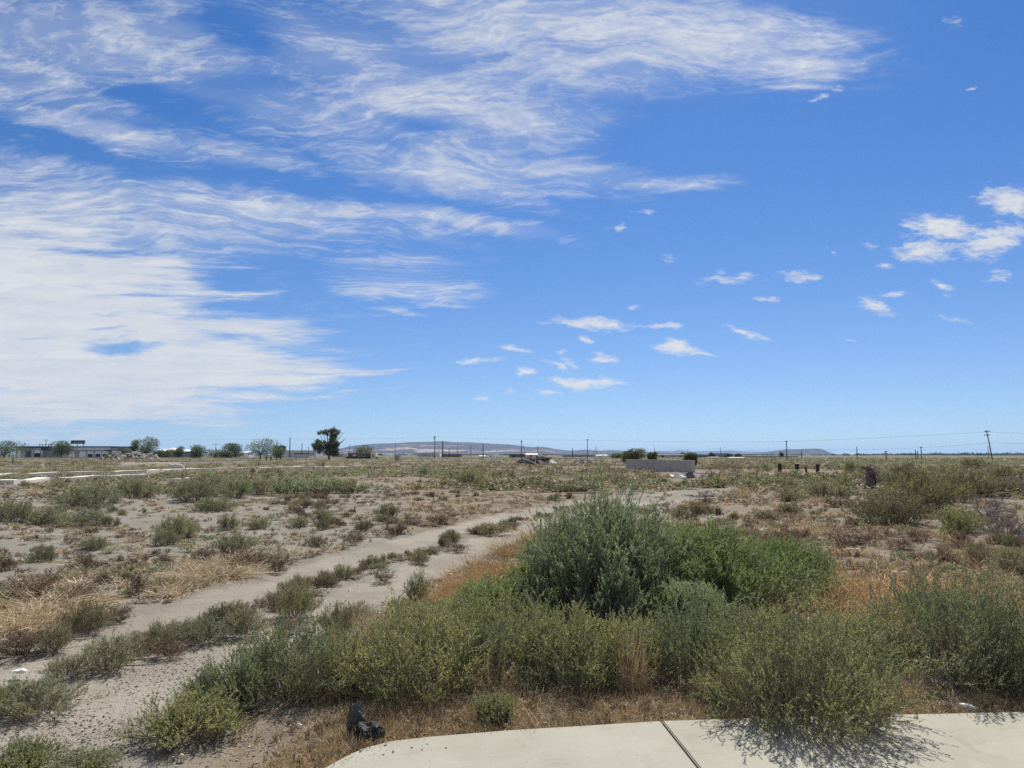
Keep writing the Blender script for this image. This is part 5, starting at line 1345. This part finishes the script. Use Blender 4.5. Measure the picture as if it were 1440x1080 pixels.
# ---- buildings
def building(name, label, px0, px1, ytop, d, wallm, roofm, roof='flat', depth=10.0, doors=(), windows=(), cat='building', fascia=0.35, rz=0.0):
    b = at((px0 + px1) / 2, d); W = (px1 - px0) * d / FPX; h = top_at(ytop, d) - b[2]
    t = thing(name, label, cat, b, rz)
    mb = MB(); hb = h - (fascia if roof == 'flat' else 0.28 * h); mb.box((0, depth / 2, hb / 2 - 0.3), (W, depth, hb + 0.6)); mb.build('wall', M[wallm], t)
    mb = MB()
    if roof == 'flat': mb.box((0, depth / 2, hb + fascia / 2 + 0.004), (W + 0.5, depth + 0.5, fascia))
    elif roof == 'gable':
        e = 0.3; y0, y1 = -e, depth + e; x0, x1 = -W / 2 - e, W / 2 + e; z0, z1 = hb + 0.005, h
        v = [(x0, y0, z0), (x1, y0, z0), (x1, y1, z0), (x0, y1, z0), (x0, (y0 + y1) / 2, z1), (x1, (y0 + y1) / 2, z1)]
        mb.add(v, [(0, 3, 2, 1), (0, 1, 5, 4), (2, 3, 4, 5), (1, 2, 5), (3, 0, 4)])
    elif roof == 'dome':
        n = 14; v = []; f = []
        for j in range(6):
            a = j / 5 * math.pi / 2
            for i in range(n): v.append((W / 2 * 1.02 * math.cos(a) * math.cos(i * 2 * math.pi / n), depth / 2 + depth / 2 * 1.02 * math.cos(a) * math.sin(i * 2 * math.pi / n), hb + 0.005 + (h - hb) * math.sin(a)))
        for j in range(5):
            for i in range(n): f.append((j * n + i, j * n + (i + 1) % n, (j + 1) * n + (i + 1) % n, (j + 1) * n + i))
        mb.add(v, f)
    mb.build('roof', M[roofm], t)
    for (x0, x1, y0, y1, mk) in doors:
        mb = MB(); xc = ((x0 + x1) / 2 - (px0 + px1) / 2) * d / FPX; z0, z1 = max(0.02, top_at(y1, d) - b[2]), top_at(y0, d) - b[2]
        mb.box((xc, -0.03, (z0 + z1) / 2), ((x1 - x0) * d / FPX, 0.06, z1 - z0)); mb.build('door', M[mk], t)
    for (x0, x1, y0, y1, mk) in windows:
        xc = ((x0 + x1) / 2 - (px0 + px1) / 2) * d / FPX; z0, z1 = max(0.02, top_at(y1, d) - b[2]), top_at(y0, d) - b[2]; w_ = (x1 - x0) * d / FPX
        mb = MB(); mb.box((xc, -0.02, (z0 + z1) / 2), (w_, 0.05, z1 - z0)); f = mb.build('window', M[mk], t)
        mb = MB(); mb.box((xc, -0.045, z0 - 0.05), (w_ + 0.2, 0.09, 0.09)); mb.build('sill', M['white'], f)
    return t, b, W, h
def warehouse():
    d = 400
    t, b, W, h = building('warehouse', 'long dark flat-roofed warehouse with white loading docks', 22, 157, 627.5, d, 'grey', 'dark', depth=26.0, fascia=0.9,
        doors=[(36, 44, 633.5, 642.8, 'glass'), (48.5, 57, 633.2, 642.8, 'dark'), (25, 29, 634, 643, 'white')])
    def bx(x0, x1, y0, y1, dep, off, mk, nm, par=t):
        mb = MB(); xc = ((x0 + x1) / 2 - 89.5) * d / FPX; z0, z1 = max(0.02, top_at(y1, d) - b[2]), top_at(y0, d) - b[2]
        mb.box((xc, off, (z0 + z1) / 2), ((x1 - x0) * d / FPX, dep, z1 - z0)); return mb.build(nm, M[mk], par)
    bx(48.8, 56.5, 633.4, 637.2, 0.06, -0.10, 'white', 'door'); bx(57.2, 59.5, 632.5, 639, 0.05, -0.03, 'cream', 'panel')
    bx(60, 84, 632.5, 643.4, 0.05, -0.03, 'slate', 'panel'); bx(28, 47.5, 630.2, 632.8, 0.06, -0.035, 'slate', 'panel')
    bx(58.5, 72, 629.6, 633, 0.5, -0.28, 'dark', 'canopy'); bx(72.2, 100, 628.6, 630.2, 0.3, -0.18, 'metal', 'canopy')
    bx(100, 156, 629.2, 633.4, 1.2, -0.62, 'metal', 'canopy'); bx(100, 155, 633.5, 643.4, 0.04, -0.024, 'concrete', 'panel')
    for x in (101.5, 116.2, 127.0, 137.8, 147.6):
        f = bx(x - 4.3, x + 4.3, 634.6, 642.6, 0.10, -0.10, 'white', 'dock_surround')
        if x > 120:
            bx(x - 3.4, x + 3.4, 638.4, 642.6, 0.05, -0.18, 'dark', 'opening_shade', f)  # dark sheet below the half-raised shutter, painting the unlit dock interior
            bx(x - 3.4, x + 3.4, 635.3, 638.35, 0.05, -0.18, 'white', 'shutter', f)
        else: bx(x - 3.4, x + 3.4, 635.3, 642.2, 0.05, -0.18, 'white', 'shutter', f)
    bx(154, 171, 632.6, 633.6, 6.0, -2.4, 'dark', 'canopy'); bx(157.5, 166, 634, 637, 0.4, 2.0, 'white', 'panel')
    for x in (42, 46.2, 50.4, 54.6, 58.8, 67): bx(x - 1.2, x + 1.2, 624.2, 625.4, 0.8, 8.0, 'metal', 'roof_vent'); bx(x - 0.3, x + 0.3, 625.4, 627.6, 0.2, 8.0, 'dark', 'vent_stack')
    # sign on posts behind the roof
    p = at(108.5, 430); s = 0.43
    sg = thing('billboard', 'dark billboard with a pale illegible line, on two posts above the docks', 'sign', p)
    z1, z0 = top_at(619.2, 430) - p[2], top_at(624.2, 430) - p[2]
    mb = MB(); mb.box((0, 0, (z0 + z1) / 2), (19 * s, 0.5, z1 - z0)); bd = mb.build('board', M['sign'], sg)
    mb = MB()
    for i in range(9): mb.box(((-5.2 + i * 1.5) * s, -0.27, (z0 + z1) / 2 - 0.15), (1.0 * s, 0.04, 0.42))
    mb.build('lettering', M['metal'], bd)
    for x in (-1.0, 8.2):
        mb = MB(); mb.box((x * s, 0.2, z0 / 2 - 0.01), (0.5, 0.3, z0)); mb.build('post', M['metal'], sg)
warehouse()
building('store_hall', 'long slate-blue hall under the white dome tent', 232, 273, 634.6, 410, 'slate', 'dark', fascia=0.6, doors=[(240, 246, 638, 643, 'grey')])
building('dome_tent', 'white dome-topped tent behind the slate-blue hall', 233.5, 249, 629.8, 520, 'white', 'white', 'dome', 7.0, cat='tent')
building('shed', 'white low shed roof behind the small lollipop tree', 218, 234, 631.4, 560, 'white', 'white', 'gable')
building('shed', 'white shed seen between lollipop tree and light green tree', 258, 272, 632.2, 560, 'cream', 'white', 'gable')
building('shed', 'white shed half hidden between the two round dark trees', 336, 350, 634, 470, 'white', 'white', 'gable', windows=[(340, 342, 638, 640, 'glass')])
building('block_building', 'pale flat block with a dark sign right of the big round tree', 394, 444, 633.2, 430, 'metal', 'cream', fascia=0.7, windows=[(396.5, 403, 632.9, 634.6, 'sign')], doors=[(408, 411, 637, 642.6, 'grey')])
building('garage', 'low grey garage in front of the pale flat block', 414, 434, 637.0, 370, 'grey', 'brown', fascia=0.5, doors=[(416, 422, 639, 643.6, 'metal'), (424, 431, 639, 643.6, 'metal')])
building('shed', 'pale shed under the tall tree', 468, 490, 637.2, 440, 'cream', 'white', doors=[(478, 482, 638.5, 642.5, 'slate')])
def trailer():
    t, b, W, h = building('site_trailer', 'brown site trailer with dark windows and a sunlit cream end', 489.5, 521.8, 636.2, 285, 'brown', 'tan', fascia=0.4, depth=4.0, windows=[(491, 495, 639.4, 642.5, 'glass'), (496.5, 500.5, 639, 641, 'cream'), (503, 505.5, 639, 642, 'glass'), (509, 512.5, 639, 641.5, 'glass'), (514, 520, 638.6, 642.6, 'glass')])
    mb = MB(); mb.box((W / 2 + 3.5 * 0.285, 1.5, (h - 0.1) / 2 - 0.1), (7 * 0.285, 4.5, h + 0.1)); e = mb.build('lit_end', M['cream'], t)  # trailer's cream end wall; its sunlight is put into the pale colour
    mb = MB(); mb.box((W / 2 + 3.5 * 0.285, -0.79, h * 0.45), (0.9, 0.08, h * 0.5)); mb.build('window', M['tan'], e)
    mb = MB(); mb.box((1.0, -0.6, 0.35), (W + 3.6, 0.14, 0.9)); mb.build('skirting', M['darkwood'], t)
trailer()
building('shed', 'long white-roofed shed below the bright hill patch', 588, 612.5, 636.6, 560, 'grey', 'white', doors=[(597, 601, 638.5, 642, 'slate')])
building('shed', 'sunlit white end of the long white-roofed shed', 612.6, 619, 634.6, 560, 'white', 'white', doors=[(614, 616.5, 637.5, 642, 'grey')])  # lit part of the same shed, its sunlight put into white walls
building('shed', 'dull grey flat shed right of the thick short pole', 621, 648, 638.2, 500, 'brown', 'slate', windows=[(628, 630, 640, 641.5, 'glass')])
building('shed', 'small white box building left of the white silo', 687.5, 696.8, 638.0, 480, 'white', 'white', doors=[(689, 691, 639.5, 642.8, 'grey')])
building('shed', 'tiny white hut left of the box building by the silo', 674, 682, 640.6, 500, 'white', 'white', 'gable')
def silo():
    b = at(699, 480); h = top_at(631, 480) - b[2]; t = thing('silo', 'slim white silo above the sheds left of the rubble', 'silo', b)
    mb = MB(); mb.tube([(0, 0, -0.2), (0, 0, h * 0.86)], [0.75, 0.75], 16); mb.build('shell', M['white'], t)
    mb = MB(); mb.tube([(0, 0, h * 0.862), (0, 0, h)], [0.8, 0.35], 16); mb.build('cap', M['cream'], t)
silo()
building('shed', 'brown flat shed directly behind the lamp mast', 716, 738, 638.6, 400, 'brown', 'brown', doors=[(721, 725, 640, 643.3, 'dark')])
building('shed', 'cream shed behind the dark slab heap', 739, 756, 637.6, 390, 'cream', 'cream', 'gable', doors=[(745, 748, 640, 643, 'brown')])
building('shed', 'long bluish low shed behind the tall pole past the rubble', 792, 838, 639.2, 520, 'slate', 'metal', windows=[(800, 804, 641, 642, 'glass'), (815, 819, 641, 642, 'glass')])
building('shed', 'white cottage right of the tall pole past the rubble', 839, 854, 639.4, 440, 'white', 'cream', 'gable', windows=[(843, 845, 641.5, 642.6, 'glass')])
building('shed', 'low bluish shed left of the trees behind the block wall', 855, 882, 641.4, 440, 'slate', 'metal')
building('long_shed', 'very long white-roofed shed behind the block wall', 906, 966, 638.6, 400, 'grey', 'white', fascia=0.5, doors=[(930, 934, 640.5, 643.4, 'dark'), (944, 950, 640.5, 643.4, 'slate')], windows=[(912, 916, 641, 642.6, 'glass'), (955, 959, 641, 642.6, 'glass')])
building('shed', 'brown low shed right of the bush at the wall end', 976, 998, 639.6, 480, 'brown', 'slate')
building('shed', 'boxy grey house under the thin pole, between round dark trees', 1010, 1022, 637.2, 520, 'slate', 'grey', windows=[(1013, 1016, 639, 640.5, 'glass')])
building('shed', 'low white shed in front of the round dark trees', 1028, 1048, 643.0, 300, 'white', 'white', 'gable')
building('shed', 'white low roof left of the low shed by the round trees', 998, 1012, 642.6, 380, 'white', 'metal', 'gable')
building('shed', 'brown barn strip left of the mesa-crossing pole', 1050, 1078, 641.4, 430, 'brown', 'tan', windows=[(1056, 1060, 642.4, 643.2, 'glass'), (1066, 1070, 642.4, 643.2, 'glass')])
building('shed', 'tan long shed with a white truck-like end, behind the mesa-crossing pole', 1086, 1122, 641.6, 430, 'tan', 'brown', doors=[(1089, 1093, 641.9, 643.4, 'white')])
building('shed', 'pale house in the dark tree line, left of the leaning pole', 1338, 1347, 643.2, 420, 'cream', 'white', 'gable')
building('shed', 'pale long house in the dark tree line beside the leaning pole', 1360, 1384, 643.0, 420, 'cream', 'tan', 'gable', windows=[(1365, 1368, 644, 644.8, 'glass')])
building('shed', 'small pale roof in the dark tree line right of the leaning pole', 1404, 1416, 643.2, 420, 'cream', 'white', 'gable')

# ---- trees
def tree(name, label, px, d, wpx, ytop, seed, blobs=None, n=1700, leaf=None, group='trees along the skyline', key='tree', trunkm=None, ground_gap=0.14):
    g = np.random.default_rng(seed); b = at(px, d); h = top_at(ytop, d) - b[2]; w = wpx * d / FPX
    t = thing(name, label, 'tree', b, 0.0, group)
    if blobs is None:
        k = 12; blobs = []
        for i in range(k):
            z = g.uniform(0.20, 0.84); rr = 0.5 * (1 - abs(z - 0.5) * 1.1)
            blobs.append((g.uniform(-1, 1) * rr * 0.80, z, g.uniform(0.19, 0.27), g.uniform(-1, 1) * rr * 0.80))
    B = np.array([(x * w, (q[3] if len(q) > 3 else g.uniform(-0.25, 0.25)) * w, z * h, r * max(w, h * 0.6)) for q in blobs for (x, z, r) in [q[:3]]])
    B[:, 2] = np.minimum(B[:, 2], h - B[:, 3] * 0.8)
    leaf = leaf or max(0.22, d * 0.0014)
    wgt = B[:, 3] ** 2; idx = g.choice(len(B), n, p=wgt / wgt.sum())
    sub = B[idx, :3] + unit(g.normal(size=(n, 3))) * (B[idx, 3] * g.uniform(0.2, 1.0, n) ** 0.45)[:, None] * np.array([1.05, 1.0, 0.80])
    cl = unit(g.normal(size=(n, 3))) * leaf * 0.8
    lf = leaf_quads(sub + cl, g.normal(size=(n, 3)) + [0, 0, -0.1], leaf * g.uniform(0.6, 1.4, n), leaf * 0.62 * g.uniform(0.7, 1.3, n), g)
    lf[..., 2] = np.maximum(lf[..., 2], 0.05)
    link('crown', quad_mesh('crown', [(lf, G[key])]), t)
    mb = MB(); r0 = max(0.10, 0.035 * h)
    zc = min(q[2] for q in B) * 0.9
    mb.tube([(0, 0, -0.2), (0.02 * h, 0, zc * 0.5), (0.0, 0.0, zc)], [r0 * 1.25, r0, r0 * 0.85], 8)
    for q in B:
        mid = np.array([q[0] * 0.45, q[1] * 0.45, zc + (q[2] - zc) * 0.55])
        mb.tube([(0, 0, zc * 0.96), mid, q[:3]], [r0 * 0.6, r0 * 0.38, r0 * 0.12], 5)
    mb.build('trunk', trunkm or BARK, t)
    return t
TR = [
 ('broadleaf_tree', 'loose tree at the left picture edge before the warehouse', 6, 380, 44, 618.5, 1), ('broadleaf_tree', 'wide tree standing in front of the warehouse, left of its docks', 86, 360, 36, 619, 2), ('broadleaf_tree', 'tall irregular dark tree behind the concrete heap', 204, 400, 36, 612, 3),
 ('broadleaf_tree', 'narrow small tree at the left shoulder of the irregular dark tree', 189, 410, 12, 617.5, 4), ('bushy_tree', 'low dark bushy tree behind the left of the concrete heap', 174, 410, 24, 629, 5), ('bushy_tree', 'low dark bushy tree right of the concrete heap', 230, 400, 34, 632, 6),
 ('small_tree', 'lollipop tree on a thin trunk before the slate-blue hall', 251.5, 380, 13, 627, 7), ('broadleaf_tree', 'light green spreading tree right of the slate-blue hall', 280, 330, 30, 625.5, 8), ('bushy_tree', 'greyish bushy tree under the T shaped pole', 302, 360, 28, 631, 9), ('bushy_tree', 'low grey bush between the T pole and the round dark tree', 318, 360, 18, 634, 10),
 ('broadleaf_tree', 'round dark tree, smaller of the two left of the pale block', 330, 370, 34, 622.5, 11), ('broadleaf_tree', 'biggest round tree on the left skyline', 366, 340, 44, 615.5, 12), ('bushy_tree', 'low tree at the right foot of the biggest round tree', 391, 350, 20, 629.5, 13),
 ('broadleaf_tree', 'leaning pale tree behind the site trailer', 510, 330, 24, 622, 15), ('broadleaf_tree', 'dense tree clump at the left end behind the block wall', 893, 84, 32, 630, 16), ('small_tree', 'slim open tree behind the middle of the block wall', 918, 92, 14, 633.5, 17), ('bushy_tree', 'small bushy tree at the right end behind the block wall', 971, 86, 18, 637, 18),
 ('bushy_tree', 'dark tree beside the white cottage, left of the dense clump', 866, 330, 14, 637, 19), ('bushy_tree', 'round dark tree left of the boxy grey house', 1001.5, 420, 8, 637, 20), ('bushy_tree', 'dark bushy tree right of the boxy grey house', 1024, 420, 13, 638, 21), ('bushy_tree', 'round dark tree right of the boxy grey house, farther along', 1038, 420, 7, 638.5, 22),
 ('small_tree', 'tiny dark tree beside the mesa-crossing pole', 1099, 420, 4, 636.5, 23), ('bushy_tree', 'dark tree above the roof of the long shed behind the wall', 962, 480, 8, 636.5, 24),
]
for a in TR:
    big = a[3] < 120
    tree(*a, n=4200 if big else (3400 if a[4] > 28 else 1700), leaf=0.17 if big else None)
tree('tall_tree', 'tall open-crowned tree with a bare right limb, highest on the skyline', 462, 215, 44, 602, 14,
     [(0.05, 0.92, 0.09, 0.1), (0.18, 0.94, 0.08, -0.1), (0.26, 0.89, 0.07, 0.1), (-0.08, 0.89, 0.08, 0.0), (-0.20, 0.87, 0.08, 0.0), (-0.32, 0.84, 0.055, 0), (0.10, 0.84, 0.07, 0), (0.22, 0.80, 0.06, 0), (0.10, 0.75, 0.08, 0), (0.17, 0.71, 0.06, .1), (-0.05, 0.80, 0.05, 0),
      (0.05, 0.62, 0.10, 0.2), (0.18, 0.60, 0.10, -0.2), (0.10, 0.68, 0.07, 0), (0.02, 0.48, 0.12, 0), (0.18, 0.46, 0.12, 0.1), (0.26, 0.52, 0.07, 0), (0.08, 0.34, 0.12, 0), (0.22, 0.32, 0.11, 0), (0.16, 0.20, 0.09, 0), (0.27, 0.18, 0.06, 0),
      (-0.36, 0.58, 0.09, 0.1), (-0.44, 0.48, 0.08, -.1), (-0.30, 0.48, 0.10, 0), (-0.40, 0.38, 0.10, 0), (-0.25, 0.36, 0.10, 0), (-0.12, 0.42, 0.10, 0), (-0.15, 0.56, 0.06, 0), (-0.3, 0.27, 0.06, 0),
      (0.45, 0.60, 0.012, 0), (0.44, 0.84, 0.012, 0), (0.5, 0.66, 0.012, 0)], n=9000, leaf=0.36)
for i, x in enumerate((386, 389.2, 392, 394.8, 397.4, 400)):
    tree('columnar_poplar', 'columnar poplar in the far row right of the biggest round tree', x, 620, 2.3, 626.2 + (i % 3) * 0.5, 60 + i, [(0, z, 0.10, 0) for z in (0.2, 0.35, 0.5, 0.65, 0.8, 0.92)], n=420, leaf=0.9, group='columnar poplars in a far row')
def far_wood():
    g = np.random.default_rng(31); Q = []
    for (px, d, w, yt) in [(q, g.uniform(1500, 2400), g.uniform(5, 16), None) for q in np.concatenate([np.linspace(1180, 1640, 120), np.linspace(560, 1180, 70), np.linspace(-150, 560, 30)])]:
        right = px > 1180
        yt = (639.4 - np.clip((px - 1180) / 260, 0, 1) * 2.2 + g.normal(0, 0.8)) if right else 639.6 + g.normal(0, 0.4)
        b = at(px, d); h = top_at(yt, d) - b[2]
        if h < 0.8: continue
        k = 130; W = w * d / FPX
        c = np.stack([b[0] + g.normal(0, W * 0.28, k), b[1] + g.normal(0, 4, k), b[2] + h * g.uniform(0.05, 1, k) * g.uniform(0.6, 1, k)], -1)
        Q.append(leaf_quads(c, g.normal(size=(k, 3)), 3.4 * g.uniform(0.5, 1.3, k), 2.2, g))
    o = link('far_wood', quad_mesh('far_wood', [(np.concatenate(Q), G['tree'])])); tag(o, 'dark line of distant trees and hedges on the horizon', None, None, 'stuff')
far_wood()

# ---- litter near the pavement
def crumpled(name, label, cat, px, py, size, seed, m, amp=0.28, z0=None, sub=3, rz=0.0, group='litter near the pavement'):
    import bmesh
    g = np.random.default_rng(seed); bm = bmesh.new(); bmesh.ops.create_icosphere(bm, subdivisions=sub, radius=1.0)
    nd = 26 if sub < 4 else 70; dirs = unit(g.normal(size=(nd, 3))); off = g.uniform(0.45, 0.95, nd) if sub < 4 else g.uniform(0.62, 1.0, nd)
    for v in bm.verts:
        p = np.array(v.co); r = 1.15
        for a, b in zip(dirs, off):
            q = p @ a
            if q > 0.05: r = min(r, b / q)
        p = p * r * (1 + amp * 0.18 * math.sin(7 * p[0] + 5 * p[2] + seed) + g.normal(0, amp * 0.10))
        v.co = (p[0] * size[0] / 2, p[1] * size[1] / 2, (max(p[2], -0.8) + 0.8) * size[2] / 1.85)
    me = bpy.data.meshes.new(name); bm.to_mesh(me); bm.free(); me.materials.append(m)
    o = link(name, me); p = gp(px, py); o.location = (p[0], p[1], (z0 if z0 is not None else p[2]) + 0.002); o.rotation_euler = (0, 0, rz)
    return tag(o, label, cat, group)
BLK = plain('black_bin_liner', (0.015, 0.015, 0.016), 0.62, 0.4, 20.0, spec=0.2)
GRB = plain('smoky_plastic', (0.045, 0.048, 0.045), 0.4, 0.3, 20.0, spec=0.35)
WHT = plain('dirty_white_plastic', (0.66, 0.65, 0.62), 0.4, 0.1, 20.0)
TAN = plain('tan_paper', (0.52, 0.43, 0.27), 0.8, 0.15, 20.0)
crumpled('rubbish_bag', 'crumpled black rubbish bag slumped at the end of the pavement', 'bag', 521, 1045, (0.21, 0.16, 0.14), 3, BLK, 0.45, sub=4, rz=0.3)
crumpled('plastic_sack', 'limp smoky plastic sack standing behind the black rubbish bag', 'bag', 500, 1036, (0.13, 0.10, 0.21), 8, GRB, 0.5, sub=4)
crumpled('paper_scrap', 'yellowish paper scrap upright in the dry grass along the pavement', 'paper', 767, 1018, (0.055, 0.03, 0.065), 5, TAN, 0.8)
crumpled('paper_scrap', 'tan paper scrap on the gravel at the lower left', 'paper', 256, 1072, (0.055, 0.03, 0.05), 6, TAN, 0.8)
crumpled('paper_scrap', 'pale torn card lying in the litter right of the yellowish scrap', 'paper', 808, 994, (0.06, 0.05, 0.02), 7, TAN, 0.6)
crumpled('paper_scrap', 'white scrap in the litter left of the slab joint', 'paper', 948, 1007, (0.045, 0.03, 0.02), 9, WHT, 0.6)
crumpled('paper_scrap', 'tan scrap in the litter beside the white one near the joint', 'paper', 960, 1003, (0.04, 0.03, 0.03), 10, TAN, 0.6)
crumpled('paper_scrap', 'small white scrap on the verge at the lower left of the bag', 'paper', 420, 1024, (0.05, 0.03, 0.03), 11, WHT, 0.6)
crumpled('paper_scrap', 'white scrap by the green tuft at the left edge', 'paper', 19, 1002, (0.06, 0.04, 0.02), 12, WHT, 0.5)
crumpled('paper_scrap', 'pale grey scrap at the left tail of the shrub between the ruts', 'paper', 28, 948, (0.12, 0.07, 0.04), 13, WHT, 0.6)
crumpled('paper_scrap', 'white speck of litter on the far end of the middle ridge', 'paper', 729, 737, (0.14, 0.1, 0.09), 14, WHT, 0.4)
crumpled('paper_scrap', 'white scrap in the rusty grass at the right edge', 'paper', 1383, 817, (0.10, 0.06, 0.06), 15, WHT, 0.5)
crumpled('paper_scrap', 'white shred at the right end of the pavement verge', 'paper', 1402, 998, (0.05, 0.03, 0.03), 16, TAN, 0.7)
def bottle(name, label, px, py, L, r, m, rz):
    p = gp(px, py); t = thing(name, label, 'bottle', (p[0], p[1], p[2] + r), rz, 'litter near the pavement')
    mb = MB(); mb.tube([(-L / 2, 0, 0), (-L / 2 + 0.01, 0, 0), (L * 0.15, 0, 0), (L * 0.32, 0, 0), (L * 0.42, 0, 0)], [r * 0.85, r, r, r * 0.45, r * 0.36], 12); mb.build('body', m, t, True)
    mb = MB(); mb.tube([(L * 0.422, 0, 0), (L * 0.5, 0, 0)], [r * 0.42, r * 0.42], 10); mb.build('cap', WHT, t)
bottle('plastic_bottle', 'white plastic bottle lying on the verge at the right end of the pavement', 1362, 999, 0.10, 0.02, WHT, -0.6)
bottle('glass_bottle', 'dark green bottle half hidden in the weed left of the bag', 312, 1004, 0.20, 0.033, plain('green_glass', (0.02, 0.06, 0.03), 0.08, 0.1, 5, spec=0.7), 0.05)
def stick(name, label, px, py, L, r, m, rz, tilt=0.0, cat='stick'):
    p = gp(px, py); g = np.random.default_rng(int(px)); mb = MB()
    mb.tube([(-L / 2, 0, 0), (-L / 6, g.normal(0, .04) * L, 0), (L / 6, g.normal(0, .04) * L, 0), (L / 2, 0, 0)], [r, r * 1.05, r * 0.9, r * 0.7], 7)
    o = mb.build(name, m); o.location = (p[0], p[1], p[2] + r + 0.01 + abs(math.sin(tilt)) * L / 2); o.rotation_euler = (0, tilt, rz); tag(o, label, cat, 'litter near the pavement')
stick('white_pipe', 'short white pipe lying in the rusty grass right of the big mound', 1266, 809, 0.19, 0.022, WHT, 0.05, 0, 'pipe')
stick('bleached_stick', 'white stick on the middle ridge between the ruts', 307, 899, 0.20, 0.010, M['bleached'], 0.0)
stick('bleached_stick', 'long bent stick in the yellow straw heap', 30, 872, 0.5, 0.012, M['bleached'], 0.7, 0.15)
stick('bleached_stick', 'pale stick trailing from the straw to the farther rut', 92, 905, 0.35, 0.009, M['bleached'], 0.6, 0.08)
stick('bleached_stick', 'yellow stick pointing at the gravel between the ruts', 200, 930, 0.30, 0.010, M['bleached'], 0.5)
stick('bleached_stick', 'dry stalk slanting up out of the thicket right of the bag', 602, 925, 0.16, 0.006, M['bleached'], 0.2, -0.8)
